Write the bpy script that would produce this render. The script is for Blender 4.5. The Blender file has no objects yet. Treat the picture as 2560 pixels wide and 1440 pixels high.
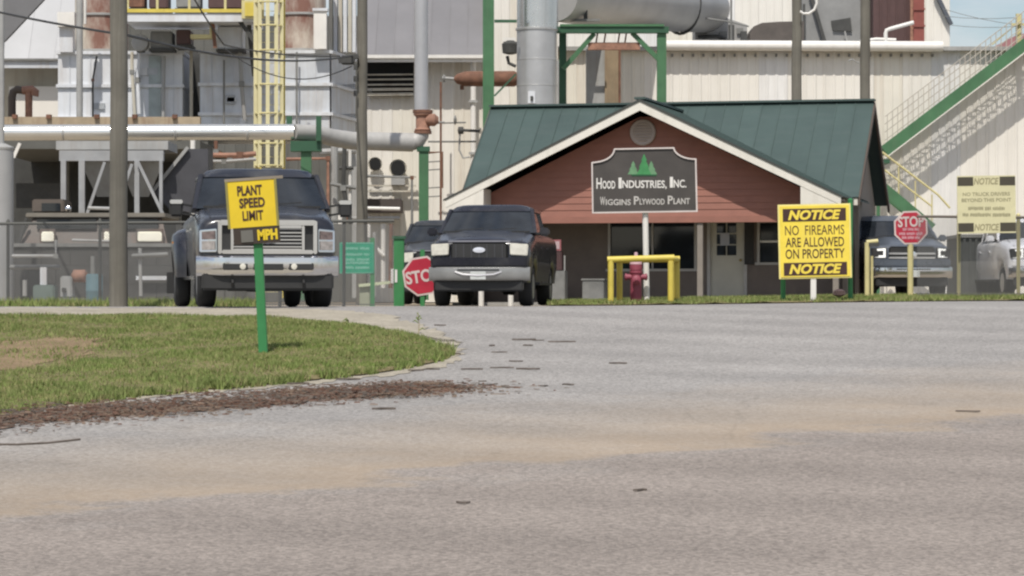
import bpy, bmesh, math, random
import numpy as np
from mathutils import Vector, Matrix
random.seed(7); rng = np.random.default_rng(7)
R = math.radians
scn = bpy.context.scene
COL = scn.collection

# ------------------------------------------------------------------ camera, sky, sun, exposure
F = 7200.0          # focal length in photograph pixels (2560 wide)
E = 0.20            # eye height in world units (ground at the gate is about 0)
HY = 740.0          # photograph row of the horizon
cam = bpy.data.cameras.new('camera'); camo = bpy.data.objects.new('camera', cam); COL.objects.link(camo)
camo.location = (0, 0, E); camo.rotation_euler = (R(90), 0, 0)
cam.sensor_width = 36; cam.lens = 36*F/2560; cam.shift_y = (HY-720)/2560; cam.clip_start = .5; cam.clip_end = 6000
scn.camera = camo

SUN_EL, SUN_AZ = R(56), R(-11)      # azimuth measured from straight behind the camera, negative = from the left
S = Vector((math.sin(SUN_AZ)*math.cos(SUN_EL), -math.cos(SUN_AZ)*math.cos(SUN_EL), math.sin(SUN_EL)))
w = bpy.data.worlds.new('World'); scn.world = w; w.use_nodes = True
nt = w.node_tree; nt.nodes.clear()
sky = nt.nodes.new('ShaderNodeTexSky'); sky.sky_type = 'NISHITA'; sky.sun_disc = False
sky.sun_elevation = SUN_EL; sky.sun_rotation = math.atan2(S.x, S.y); sky.dust_density = 1.2; sky.air_density = 1.0
bg = nt.nodes.new('ShaderNodeBackground'); bg.inputs['Strength'].default_value = 0.11
out = nt.nodes.new('ShaderNodeOutputWorld')
tcw = nt.nodes.new('ShaderNodeTexCoord'); mpw = nt.nodes.new('ShaderNodeMapping'); mpw.inputs['Scale'].default_value = (1, 1, 3)
nzw = nt.nodes.new('ShaderNodeTexNoise'); nzw.inputs['Scale'].default_value = 5.5; nzw.inputs['Detail'].default_value = 7; nzw.inputs['Roughness'].default_value = .6
rpw = nt.nodes.new('ShaderNodeValToRGB'); rpw.color_ramp.elements[0].position = .40; rpw.color_ramp.elements[1].position = .68
mxw = nt.nodes.new('ShaderNodeMix'); mxw.data_type = 'RGBA'; mxw.inputs['B'].default_value = (7.2, 7.2, 7.4, 1)
nt.links.new(tcw.outputs['Generated'], mpw.inputs[0]); nt.links.new(mpw.outputs[0], nzw.inputs['Vector'])
nt.links.new(nzw.outputs['Fac'], rpw.inputs[0]); nt.links.new(rpw.outputs[0], mxw.inputs['Factor'])
nt.links.new(sky.outputs[0], mxw.inputs['A']); nt.links.new(mxw.outputs['Result'], bg.inputs['Color'])
nt.links.new(bg.outputs[0], out.inputs[0])
sl = bpy.data.lights.new('sun', 'SUN'); sl.energy = 3.9; sl.angle = R(.6); sl.color = (1, .95, .87)
so = bpy.data.objects.new('sun', sl); COL.objects.link(so); so.rotation_euler = (-S).to_track_quat('-Z', 'Y').to_euler(); so.location = (0, -20, 40)
vs = scn.view_settings; vs.view_transform = 'Standard'; vs.look = 'None'; vs.exposure = 0.0; vs.gamma = 1.0
scn.cycles.filter_width = 2.3

# ------------------------------------------------------------------ helpers
def P(px, py, Y):
    return Vector(((px-1280)/F*Y, Y, E-(py-HY)/F*Y))
def lin(r, g, b):
    return tuple(((c/255+.055)/1.055)**2.4 if c > 10 else c/255/12.92 for c in (r, g, b))
MATS = {}
def mat(name, col, rough=.65, metal=0., var=.12, scale=2.5, streak=0., scol=(.16, .07, .04), sscale=(5, 5, .35), sth=.55, bump=0., bscale=40., spec=.5, emit=0., fine=0.):
    if name in MATS: return MATS[name]
    m = bpy.data.materials.new(name); m.use_nodes = True; t = m.node_tree; n = t.nodes; L = t.links
    b = n['Principled BSDF']; b.inputs['Roughness'].default_value = rough; b.inputs['Metallic'].default_value = metal
    b.inputs['Specular IOR Level'].default_value = spec
    tc = n.new('ShaderNodeTexCoord'); oi = n.new('ShaderNodeObjectInfo')
    ml = n.new('ShaderNodeMath'); ml.operation = 'MULTIPLY'; ml.inputs[1].default_value = 37.; L.new(oi.outputs['Random'], ml.inputs[0])
    nz = n.new('ShaderNodeTexNoise'); nz.noise_dimensions = '4D'; nz.inputs['Scale'].default_value = scale; nz.inputs['Detail'].default_value = 7; nz.inputs['Roughness'].default_value = .62
    L.new(tc.outputs['Object'], nz.inputs['Vector']); L.new(ml.outputs[0], nz.inputs['W'])
    mr = n.new('ShaderNodeMapRange'); mr.inputs['From Min'].default_value = .3; mr.inputs['From Max'].default_value = .7; L.new(nz.outputs['Fac'], mr.inputs[0])
    mx = n.new('ShaderNodeMix'); mx.data_type = 'RGBA'
    mx.inputs['A'].default_value = tuple(max(0, c*(1-var)) for c in col)+(1,); mx.inputs['B'].default_value = tuple(min(1, c*(1+var)) for c in col)+(1,)
    L.new(mr.outputs[0], mx.inputs['Factor']); res = mx.outputs['Result']
    if fine:
        n2 = n.new('ShaderNodeTexNoise'); n2.inputs['Scale'].default_value = bscale; n2.inputs['Detail'].default_value = 3; L.new(tc.outputs['Object'], n2.inputs['Vector'])
        m2 = n.new('ShaderNodeMapRange'); m2.inputs['From Min'].default_value = .3; m2.inputs['From Max'].default_value = .7; m2.inputs['To Min'].default_value = 1-fine; m2.inputs['To Max'].default_value = 1+fine; L.new(n2.outputs['Fac'], m2.inputs[0])
        vm = n.new('ShaderNodeVectorMath'); vm.operation = 'SCALE'; L.new(res, vm.inputs[0]); L.new(m2.outputs[0], vm.inputs['Scale']); res = vm.outputs[0]
    if streak:
        mp = n.new('ShaderNodeMapping'); mp.inputs['Scale'].default_value = sscale; L.new(tc.outputs['Object'], mp.inputs[0])
        ns = n.new('ShaderNodeTexNoise'); ns.noise_dimensions = '4D'; ns.inputs['Scale'].default_value = 1.; ns.inputs['Detail'].default_value = 6; ns.inputs['Roughness'].default_value = .65
        L.new(mp.outputs[0], ns.inputs['Vector']); L.new(ml.outputs[0], ns.inputs['W'])
        ms = n.new('ShaderNodeMapRange'); ms.inputs['From Min'].default_value = sth-.05; ms.inputs['From Max'].default_value = sth+.14; ms.inputs['To Max'].default_value = streak; L.new(ns.outputs['Fac'], ms.inputs[0])
        m3 = n.new('ShaderNodeMix'); m3.data_type = 'RGBA'; m3.inputs['B'].default_value = tuple(scol)+(1,); L.new(ms.outputs[0], m3.inputs['Factor']); L.new(res, m3.inputs['A']); res = m3.outputs['Result']
    L.new(res, b.inputs['Base Color'])
    rr = n.new('ShaderNodeMapRange'); rr.inputs['To Min'].default_value = max(.02, rough*.85); rr.inputs['To Max'].default_value = min(1, rough*1.15); L.new(nz.outputs['Fac'], rr.inputs[0]); L.new(rr.outputs[0], b.inputs['Roughness'])
    if bump:
        nb = n.new('ShaderNodeTexNoise'); nb.inputs['Scale'].default_value = bscale; nb.inputs['Detail'].default_value = 4; L.new(tc.outputs['Object'], nb.inputs['Vector'])
        bp = n.new('ShaderNodeBump'); bp.inputs['Strength'].default_value = bump; bp.inputs['Distance'].default_value = .02; L.new(nb.outputs['Fac'], bp.inputs['Height']); L.new(bp.outputs[0], b.inputs['Normal'])
    if emit:
        b.inputs['Emission Color'].default_value = tuple(col)+(1,); b.inputs['Emission Strength'].default_value = emit
    MATS[name] = m
    return m

def thing(name, label, cat, loc=(0, 0, 0), rz=0., group=None, ry=0.):
    o = bpy.data.objects.new(name, None); COL.objects.link(o); o.location = loc; o.rotation_euler = (0, ry, rz)
    o.empty_display_size = .2
    return tag(o, label, cat, group)
def tag(o, label, cat, group=None):
    o['label'] = label; o['category'] = cat
    if group: o['group'] = group
    return o
def root(o):
    while o.parent: o = o.parent
    return o

class MB:
    def __init__(s): s.v = []; s.f = []
    def add(s, vs, fs):
        k = len(s.v); s.v += [tuple(v) for v in vs]; s.f += [tuple(i+k for i in f) for f in fs]; return s
    def hexa(s, p):   # 8 points: 4 front ring, 4 back ring
        return s.add(p, [(0, 1, 2, 3), (7, 6, 5, 4), (0, 4, 5, 1), (1, 5, 6, 2), (2, 6, 7, 3), (3, 7, 4, 0)])
    def box(s, c, d, rot=None):
        x, y, z = d[0]/2, d[1]/2, d[2]/2
        p = [Vector(q) for q in ((-x, -y, -z), (x, -y, -z), (x, -y, z), (-x, -y, z), (-x, y, -z), (x, y, -z), (x, y, z), (-x, y, z))]
        if rot is not None: p = [rot @ q for q in p]
        return s.hexa([q+Vector(c) for q in p])
    def box2(s, a, b):
        return s.box([(a[i]+b[i])/2 for i in range(3)], [abs(b[i]-a[i]) for i in range(3)])
    def pxbox(s, x0, y0, x1, y1, Y, depth):
        a = P(x0, y1, Y); b = P(x1, y0, Y); return s.box2((a.x, Y, a.z), (b.x, Y+depth, b.z))
    def bar(s, a, b, wd, ht, up=(0, 0, 1)):
        a = Vector(a); b = Vector(b); d = (b-a).normalized(); u = Vector(up)
        if abs(d.dot(u)) > .98: u = Vector((0, 1, 0))
        l = d.cross(u).normalized(); u = l.cross(d).normalized()
        l *= wd/2; u *= ht/2
        return s.hexa([a-l-u, a+l-u, a+l+u, a-l+u, b-l-u, b+l-u, b+l+u, b-l+u])
    def cyl(s, a, b, r, n=14, r1=None, cap=True):
        return s.tube([a, b], [r, r if r1 is None else r1], n, cap)
    def tube(s, pts, r, n=10, cap=True, closed=False):
        pts = [Vector(p) for p in pts]; N = len(pts)
        rs = [r]*N if not isinstance(r, (list, tuple)) else r
        k = len(s.v); prev = None
        for i, p in enumerate(pts):
            if closed: d = pts[(i+1) % N]-pts[i-1]
            else: d = pts[min(i+1, N-1)]-pts[max(i-1, 0)]
            d.normalize()
            if prev is None:
                u = Vector((0, 0, 1)) if abs(d.z) < .9 else Vector((0, 1, 0))
                u = (u-d*u.dot(d)).normalized()
            else:
                u = (prev-d*prev.dot(d)).normalized()
            prev = u; l = d.cross(u)
            for j in range(n):
                a = 2*math.pi*j/n; s.v.append(tuple(p+(u*math.cos(a)+l*math.sin(a))*rs[i]))
        for i in range(N if closed else N-1):
            i2 = (i+1) % N
            for j in range(n):
                s.f.append((k+i*n+j, k+i*n+(j+1) % n, k+i2*n+(j+1) % n, k+i2*n+j))
        if cap and not closed:
            s.f.append(tuple(k+j for j in range(n))[::-1]); s.f.append(tuple(k+(N-1)*n+j for j in range(n)))
        return s
    def prism(s, poly, off):
        n = len(poly); a = [Vector(p) for p in poly]; o = Vector(off)
        return s.add(a+[p+o for p in a], [tuple(range(n)), tuple(range(2*n-1, n-1, -1))]+[(i, i+n, (i+1) % n+n, (i+1) % n) for i in range(n)])
    def lathe(s, c, prof, n=24, axis='z'):
        k = len(s.v); c = Vector(c)
        for r_, h in prof:
            for j in range(n):
                a = 2*math.pi*j/n; x, y = r_*math.cos(a), r_*math.sin(a)
                q = Vector((x, y, h)) if axis == 'z' else (Vector((h, x, y)) if axis == 'x' else Vector((x, h, y)))
                s.v.append(tuple(c+q))
        for i in range(len(prof)-1):
            for j in range(n): s.f.append((k+i*n+j, k+i*n+(j+1) % n, k+(i+1)*n+(j+1) % n, k+(i+1)*n+j))
        s.f.append(tuple(k+j for j in range(n))[::-1]); s.f.append(tuple(k+(len(prof)-1)*n+j for j in range(n)))
        return s
    def grid(s, fn, nu, nv):
        k = len(s.v)
        for i in range(nu+1):
            for j in range(nv+1): s.v.append(tuple(fn(i/nu, j/nv)))
        for i in range(nu):
            for j in range(nv):
                a = k+i*(nv+1)+j; s.f.append((a, a+1, a+nv+2, a+nv+1))
        return s
    def build(s, name, m, parent=None, smooth=False, bevel=0., world=True, ang=40, normals=True):
        v = s.v
        if parent is not None and world:
            l = root(parent).location; v = [(x-l[0], y-l[1], z-l[2]) for x, y, z in v]
        me = bpy.data.meshes.new(name); me.from_pydata(v, [], s.f)
        if normals:
            bm = bmesh.new(); bm.from_mesh(me); bmesh.ops.recalc_face_normals(bm, faces=bm.faces)
            if bevel: bmesh.ops.bevel(bm, geom=[e for e in bm.edges], offset=bevel, segments=2, affect='EDGES', clamp_overlap=True)
            bm.to_mesh(me); bm.free()
        if smooth:
            me.shade_smooth(); me.set_sharp_from_angle(angle=R(ang))
        me.materials.append(m)
        o = bpy.data.objects.new(name, me); COL.objects.link(o)
        if parent is not None: o.parent = parent
        return o
def dup(o, parent, loc=None, rz=None):
    c = o.copy(); COL.objects.link(c); c.parent = parent
    if loc is not None: c.location = loc
    return c

def text(s, wd, ht, m, parent, c, shear=0., bold=0., name='lettering', tilt=0., local=True, thick=.003):
    """lettering in the XZ plane facing -Y, fitted into wd x ht round c (thing-local)"""
    cu = bpy.data.curves.new('t', 'FONT'); cu.body = s; cu.shear = shear; cu.offset = bold; cu.extrude = .02; cu.align_x = 'CENTER'; cu.resolution_u = 3
    o = bpy.data.objects.new('t', cu); COL.objects.link(o)
    dg = bpy.context.evaluated_depsgraph_get(); dg.update()
    me = bpy.data.meshes.new_from_object(o.evaluated_get(dg)); bpy.data.objects.remove(o); bpy.data.curves.remove(cu)
    co = np.empty(len(me.vertices)*3); me.vertices.foreach_get('co', co); co = co.reshape(-1, 3)
    mn, mx_ = co.min(0), co.max(0); ctr = (mn+mx_)/2; sz = mx_-mn
    q = (co-ctr)/np.maximum(sz, 1e-6)
    v = np.stack([q[:, 0]*wd, -q[:, 2]*thick, q[:, 1]*ht], 1)
    me.vertices.foreach_set('co', v.astype(np.float32).ravel()); me.update()
    me.materials.clear(); me.materials.append(m); me.name = name
    t = bpy.data.objects.new(name, me); COL.objects.link(t); t.parent = parent; t.location = c; t.rotation_euler = (0, tilt, 0)
    return t
def blurred_line(wd, ht, m, parent, c, words, name='lettering'):
    """writing too blurred to read: uneven strokes"""
    mb = MB(); x = -wd/2; tot = sum(words)+.5*(len(words)-1); u = wd/tot
    for wl in words:
        e = x+wl*u
        while x < e-.001:
            k = min(u*random.uniform(.32, .62), e-x); hh = ht*random.uniform(.72, 1.)
            mb.box((x+k*.4, 0, random.uniform(-.08, .08)*ht), (k*.72, .003, hh)); x += k
        x = e+.5*u
    o = mb.build(name, m, parent, world=False); o.location = c; return o

# ------------------------------------------------------------------ terrain
def sst(a, b, x):
    t = np.clip((x-a)/(b-a), 0, 1); return t*t*(3-2*t)
GY = [-40, 5, 38, 41, 46, 56, 62, 200, 6000]
GZ = [-1.95, -1.85, -.07, .045, .03, .0, .0, .0, .0]
def G(x, Y):
    z = np.interp(Y, GY, GZ)
    z = z + .10*sst(0, 10, x)*sst(38, 54, Y)          # the drive rises a little to the right
    z = z + .05*sst(-.5, 4, x)*sst(57, 62, Y)*(1-sst(64, 70, Y))
    return z
def ground_at(px, py):
    lo, hi = 8., 60.
    prev = None
    for Y in np.arange(9, 60, .02):
        x = (px-1280)/F*Y
        if E-(py-HY)/F*Y <= float(G(x, Y))+1e-4: return Vector((x, Y, float(G(x, Y))))
    return Vector(((px-1280)/F*57, 57, float(G((px-1280)/F*57, 57))))

mDirt = mat('packed_dirt', (.30, .25, .185), .95, var=.22, scale=.9, bump=.5, bscale=25, fine=.2, spec=.2)
def road_material():
    m = mat('road_asphalt', (.300, .284, .268), .9, var=.05, scale=.5, bump=.35, bscale=60, spec=.25)
    t = m.node_tree; n = t.nodes; L = t.links; b = n['Principled BSDF']
    base = b.inputs['Base Color'].links[0].from_socket
    tc = n.new('ShaderNodeTexCoord')
    # stone chips of the chip seal
    vo = n.new('ShaderNodeTexVoronoi'); vo.inputs['Scale'].default_value = 46; L.new(tc.outputs['Object'], vo.inputs['Vector'])
    sx = n.new('ShaderNodeSeparateColor'); L.new(vo.outputs['Color'], sx.inputs[0])
    mr = n.new('ShaderNodeMapRange'); mr.inputs['To Min'].default_value = .70; mr.inputs['To Max'].default_value = 1.28; L.new(sx.outputs[0], mr.inputs[0])
    sect = n.new('ShaderNodeMix'); sect.data_type = 'RGBA'; sect.inputs['B'].default_value = (.265, .230, .203, 1); L.new(base, sect.inputs['A'])
    vm = n.new('ShaderNodeVectorMath'); vm.operation = 'SCALE'; L.new(sect.outputs['Result'], vm.inputs[0]); L.new(mr.outputs[0], vm.inputs['Scale'])
    # tan silt washed over the road in a diagonal band
    sp = n.new('ShaderNodeSeparateXYZ'); L.new(tc.outputs['Object'], sp.inputs[0])
    a = n.new('ShaderNodeMath'); a.operation = 'MULTIPLY'; a.inputs[1].default_value = .66; L.new(sp.outputs['X'], a.inputs[0])
    c = n.new('ShaderNodeMath'); c.operation = 'MULTIPLY_ADD'; c.inputs[1].default_value = -.75; L.new(sp.outputs['Y'], c.inputs[0]); L.new(a.outputs[0], c.inputs[2])
    d = n.new('ShaderNodeMath'); d.operation = 'ADD'; d.inputs[1].default_value = 15.3; L.new(c.outputs[0], d.inputs[0])
    nz = n.new('ShaderNodeTexNoise'); nz.inputs['Scale'].default_value = .9; nz.inputs['Detail'].default_value = 6; nz.inputs['Roughness'].default_value = .65; L.new(tc.outputs['Object'], nz.inputs['Vector'])
    nn = n.new('ShaderNodeMath'); nn.operation = 'MULTIPLY_ADD'; nn.inputs[1].default_value = 3.4; nn.inputs[2].default_value = -1.7; L.new(nz.outputs['Fac'], nn.inputs[0])
    dd = n.new('ShaderNodeMath'); dd.operation = 'ADD'; L.new(d.outputs[0], dd.inputs[0]); L.new(nn.outputs[0], dd.inputs[1])
    r = n.new('ShaderNodeValToRGB'); cr = r.color_ramp
    cr.elements[0].position = .0; cr.elements[0].color = (0, 0, 0, 1); cr.elements[1].position = .62; cr.elements[1].color = (.85, .85, .85, 1)
    e = cr.elements.new(.70); e.color = (.0, .0, .0, 1)
    rm = n.new('ShaderNodeMapRange'); rm.inputs['From Min'].default_value = -4.2; rm.inputs['From Max'].default_value = 2.; L.new(dd.outputs[0], rm.inputs[0]); L.new(rm.outputs[0], r.inputs[0])
    ms = n.new('ShaderNodeMapRange'); ms.inputs['From Min'].default_value = -1.2; ms.inputs['From Max'].default_value = .5; L.new(dd.outputs[0], ms.inputs[0]); L.new(ms.outputs[0], sect.inputs['Factor'])
    mx = n.new('ShaderNodeMix'); mx.data_type = 'RGBA'; mx.inputs['B'].default_value = (.36, .275, .188, 1); L.new(r.outputs[0], mx.inputs['Factor']); L.new(vm.outputs[0], mx.inputs['A'])
    mm = n.new('ShaderNodeMath'); mm.operation = 'MULTIPLY'; mm.inputs[1].default_value = .72; L.new(r.outputs[0], mm.inputs[0]); L.new(mm.outputs[0], mx.inputs['Factor'])
    # dark worn patches and dust
    n3 = n.new('ShaderNodeTexNoise'); n3.inputs['Scale'].default_value = .35; n3.inputs['Detail'].default_value = 8; n3.inputs['Roughness'].default_value = .7; L.new(tc.outputs['Object'], n3.inputs['Vector'])
    m4 = n.new('ShaderNodeMapRange'); m4.inputs['From Min'].default_value = .3; m4.inputs['From Max'].default_value = .7; m4.inputs['To Min'].default_value = .9; m4.inputs['To Max'].default_value = 1.1; L.new(n3.outputs['Fac'], m4.inputs[0])
    v2 = n.new('ShaderNodeVectorMath'); v2.operation = 'SCALE'; L.new(mx.outputs['Result'], v2.inputs[0]); L.new(m4.outputs[0], v2.inputs['Scale'])
    # tyre-polished tracks swinging round the bend, old patches, fine cracks
    def mul(sock, fac_sock):
        q_ = n.new('ShaderNodeVectorMath'); q_.operation = 'SCALE'; L.new(sock, q_.inputs[0]); L.new(fac_sock, q_.inputs['Scale']); return q_.outputs[0]
    mp = n.new('ShaderNodeMapping'); mp.inputs['Location'].default_value = (-9, -47, 0); L.new(tc.outputs['Object'], mp.inputs[0])
    wv = n.new('ShaderNodeTexWave'); wv.wave_type = 'RINGS'; wv.rings_direction = 'Z'; wv.inputs['Scale'].default_value = .16; wv.inputs['Distortion'].default_value = 3.; wv.inputs['Detail'].default_value = 4; wv.inputs['Detail Scale'].default_value = .6; L.new(mp.outputs[0], wv.inputs['Vector'])
    w1 = n.new('ShaderNodeMapRange'); w1.inputs['To Min'].default_value = .93; w1.inputs['To Max'].default_value = 1.05; L.new(wv.outputs['Fac'], w1.inputs[0])
    o_ = mul(v2.outputs[0], w1.outputs[0])
    np_ = n.new('ShaderNodeTexNoise'); np_.inputs['Scale'].default_value = 1.6; np_.inputs['Detail'].default_value = 9; np_.inputs['Roughness'].default_value = .72; L.new(tc.outputs['Object'], np_.inputs['Vector'])
    w2 = n.new('ShaderNodeMapRange'); w2.inputs['From Min'].default_value = .58; w2.inputs['From Max'].default_value = .70; w2.inputs['To Min'].default_value = 1.; w2.inputs['To Max'].default_value = .86; L.new(np_.outputs['Fac'], w2.inputs[0])
    o_ = mul(o_, w2.outputs[0])
    wr = n.new('ShaderNodeTexNoise'); wr.inputs['Scale'].default_value = 1.1; wr.inputs['Detail'].default_value = 5; L.new(tc.outputs['Object'], wr.inputs['Vector'])
    wa = n.new('ShaderNodeMix'); wa.data_type = 'RGBA'; wa.inputs['Factor'].default_value = .25; L.new(tc.outputs['Object'], wa.inputs['A']); L.new(wr.outputs['Color'], wa.inputs['B'])
    vc = n.new('ShaderNodeTexVoronoi'); vc.feature = 'DISTANCE_TO_EDGE'; vc.inputs['Scale'].default_value = .42; L.new(wa.outputs['Result'], vc.inputs['Vector'])
    w3 = n.new('ShaderNodeMapRange'); w3.inputs['From Min'].default_value = .0; w3.inputs['From Max'].default_value = .006; w3.inputs['To Min'].default_value = .90; w3.inputs['To Max'].default_value = 1.; L.new(vc.outputs['Distance'], w3.inputs[0])
    o_ = mul(o_, w3.outputs[0])
    L.new(o_, b.inputs['Base Color'])
    return m

def sheet(name, xs, ys, dz, m):
    X, Yy = np.meshgrid(xs, ys); Z = G(X, Yy)+dz
    v = np.stack([X, Yy, Z], -1).reshape(-1, 3); nx = len(xs); f = []
    for j in range(len(ys)-1):
        for i in range(nx-1): a = j*nx+i; f.append((a, a+1, a+nx+1, a+nx))
    mb = MB(); mb.v = [tuple(q) for q in v]; mb.f = f
    o = mb.build(name, m, smooth=True, ang=80); o['kind'] = 'structure'; return o
sheet('ground', np.concatenate([[-1500, -600, -120], np.linspace(-40, 40, 41), [120, 600, 1500]]), np.concatenate([[-60, -20], np.arange(5, 75, 1.), [90, 130, 300, 700, 1500]]), -.03, mDirt)
sheet('road', np.linspace(-34, 34, 69), np.arange(-10, 57.01, .5), .0, road_material())

def poly_sheet(name, px_outline, dz, m, mound=0., step=.14, jitter=.12, kind='structure', pts=None):
    """a flat patch on the terrain, outline with ragged edges"""
    pts = pts or [ground_at(*p) for p in px_outline]
    dense = []
    for i in range(len(pts)):
        a, b = pts[i], pts[(i+1) % len(pts)]; k = max(1, int((b-a).length/step))
        for q in range(k):
            p = a.lerp(b, q/k); dense.append(Vector((p.x+random.gauss(0, jitter*.4), p.y+random.gauss(0, jitter), 0)))
    bm = bmesh.new(); vs_ = [bm.verts.new((p.x, p.y, 0)) for p in dense]; fc = bm.faces.new(vs_)
    bmesh.ops.triangulate(bm, faces=[fc])
    for yy in np.arange(20, 70, 1.):
        bmesh.ops.bisect_plane(bm, geom=bm.verts[:]+bm.edges[:]+bm.faces[:], plane_co=(0, yy, 0), plane_no=(0, 1, 0))
    for xx in np.arange(-14, 16, 1.):
        bmesh.ops.bisect_plane(bm, geom=bm.verts[:]+bm.edges[:]+bm.faces[:], plane_co=(xx, 0, 0), plane_no=(1, 0, 0))
    for v in bm.verts: v.co.z = float(G(v.co.x, v.co.y))+dz+(mound if not v.is_boundary else 0)
    bmesh.ops.recalc_face_normals(bm, faces=bm.faces)
    for f in bm.faces:
        if f.normal.z < 0: f.normal_flip()
    me = bpy.data.meshes.new(name); bm.to_mesh(me); bm.free(); me.shade_smooth(); me.materials.append(m)
    o = bpy.data.objects.new(name, me); COL.objects.link(o); o['kind'] = kind
    return o, np.array([(p.x, p.y) for p in pts])

def inside(poly, x, y):
    c = np.zeros(len(x), bool); n = len(poly); j = n-1
    for i in range(n):
        xi, yi = poly[i]; xj, yj = poly[j]
        hit = ((yi > y) != (yj > y)) & (x < (xj-xi)*(y-yi)/(yj-yi+1e-12)+xi); c ^= hit; j = i
    return c
def grass_material(name, A, B, dry):
    m = mat(name, A, .8, var=.25, scale=1.2, spec=.2)
    t = m.node_tree; n = t.nodes; L = t.links; b = n['Principled BSDF']; base = b.inputs['Base Color'].links[0].from_socket
    tc = n.new('ShaderNodeTexCoord'); nz = n.new('ShaderNodeTexNoise'); nz.inputs['Scale'].default_value = .8; nz.inputs['Detail'].default_value = 8; nz.inputs['Roughness'].default_value = .7; L.new(tc.outputs['Object'], nz.inputs['Vector'])
    mr = n.new('ShaderNodeMapRange'); mr.inputs['From Min'].default_value = .40; mr.inputs['From Max'].default_value = .64; L.new(nz.outputs['Fac'], mr.inputs[0])
    mx = n.new('ShaderNodeMix'); mx.data_type = 'RGBA'; mx.inputs['B'].default_value = B+(1,); L.new(mr.outputs[0], mx.inputs['Factor']); L.new(base, mx.inputs['A'])
    n2 = n.new('ShaderNodeTexNoise'); n2.inputs['Scale'].default_value = 9; n2.inputs['Detail'].default_value = 4; L.new(tc.outputs['Object'], n2.inputs['Vector'])
    m2 = n.new('ShaderNodeMapRange'); m2.inputs['From Min'].default_value = .50; m2.inputs['From Max'].default_value = .68; m2.inputs['To Max'].default_value = .85; L.new(n2.outputs['Fac'], m2.inputs[0])
    m3 = n.new('ShaderNodeMix'); m3.data_type = 'RGBA'; m3.inputs['B'].default_value = dry+(1,); L.new(m2.outputs[0], m3.inputs['Factor']); L.new(mx.outputs['Result'], m3.inputs['A'])
    L.new(m3.outputs['Result'], b.inputs['Base Color'])
    return m
mGrass = grass_material('mown_grass', (.160, .215, .060), (.215, .250, .088), (.34, .29, .15))
mTurf = mat('turf_soil', (.19, .16, .085), .95, var=.3, scale=2., fine=.3, bscale=30, spec=.1)
mSoil = mat('bare_soil', (.235, .17, .105), .95, var=.22, scale=2.2, fine=.25, bscale=22, bump=.6, spec=.1)
def blades(name, poly, count, h0, h1, m, mound, label, cat, keep=None, wd=.012):
    lo, hi = poly.min(0), poly.max(0); X = []; Yv = []
    while sum(len(a) for a in X) < count:
        x = rng.uniform(lo[0], hi[0], count); y = rng.uniform(lo[1], hi[1], count); ok = inside(poly, x, y)
        if keep is not None: ok &= keep(x, y)
        X.append(x[ok]); Yv.append(y[ok])
    x = np.concatenate(X)[:count]; y = np.concatenate(Yv)[:count]
    z = G(x, y)+mound; a = rng.uniform(0, 2*np.pi, count); h = rng.uniform(h0, h1, count)*(.75+.5*np.sin(x*1.7+np.sin(y*2.1))**2)
    dx, dy = np.cos(a)*wd, np.sin(a)*wd; lx, ly = rng.normal(0, .35, count)*h, rng.normal(0, .35, count)*h
    v = np.empty((count, 3, 3)); v[:, 0] = np.stack([x-dx, y-dy, z-.01], 1); v[:, 1] = np.stack([x+dx, y+dy, z-.01], 1); v[:, 2] = np.stack([x+lx, y+ly, z+h], 1)
    me = bpy.data.meshes.new(name); me.vertices.add(count*3); me.vertices.foreach_set('co', v.astype(np.float32).ravel())
    me.loops.add(count*3); me.loops.foreach_set('vertex_index', np.arange(count*3, dtype=np.int32))
    me.polygons.add(count); me.polygons.foreach_set('loop_start', np.arange(0, count*3, 3, dtype=np.int32))
    me.update(calc_edges=True); me.materials.append(m)
    o = bpy.data.objects.new(name, me); COL.objects.link(o); o['kind'] = 'stuff'; tag(o, label, cat); return o

ISL = [(-260, 802), (0, 797), (300, 795), (500, 797), (700, 803), (850, 815), (950, 828), (1050, 850), (1105, 872), (1132, 886), (1100, 905), (1000, 925), (900, 940), (800, 950), (650, 965), (500, 978), (350, 992), (200, 1010), (60, 1028), (0, 1040), (-260, 1080)]
isl_pts = [ground_at(*p) for p in ISL]
cen = sum(isl_pts, Vector())/len(isl_pts)
verge = [p+(p-cen).normalized()*.14+Vector((0, -.22 if p.y < cen.y else .3, 0)) for p in isl_pts]
mVerge = mat('sandy_verge', (.35, .315, .255), .95, var=.2, scale=2., fine=.2, bscale=20, spec=.1)
poly_sheet('sandy_verge', None, .005, mVerge, pts=verge, jitter=.1)
shoulder = [(-300, 802), (-300, 770), (200, 771), (500, 772), (800, 774), (950, 785), (1060, 815), (1150, 860), (1120, 880), (1000, 835), (800, 806), (500, 796), (200, 796)]
poly_sheet('dirt_shoulder', shoulder, .009, mVerge, jitter=.15)
island, ipoly = poly_sheet('grass_island', None, .018, mTurf, mound=.03, pts=isl_pts, jitter=.06)
SOIL = [(-260, 870), (60, 850), (200, 838), (300, 845), (330, 862), (300, 885), (240, 905), (170, 925), (60, 950), (-260, 985)]
spoly = np.array([tuple(ground_at(*p))[:2] for p in SOIL]); scn_c = spoly.mean(0)
_, _ = poly_sheet('bare_soil_patch', None, .053, mSoil, jitter=.3, pts=[Vector((scn_c[0]+(x-scn_c[0])*.8, scn_c[1]+(y-scn_c[1])*.8, 0)) for x, y in spoly])
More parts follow.
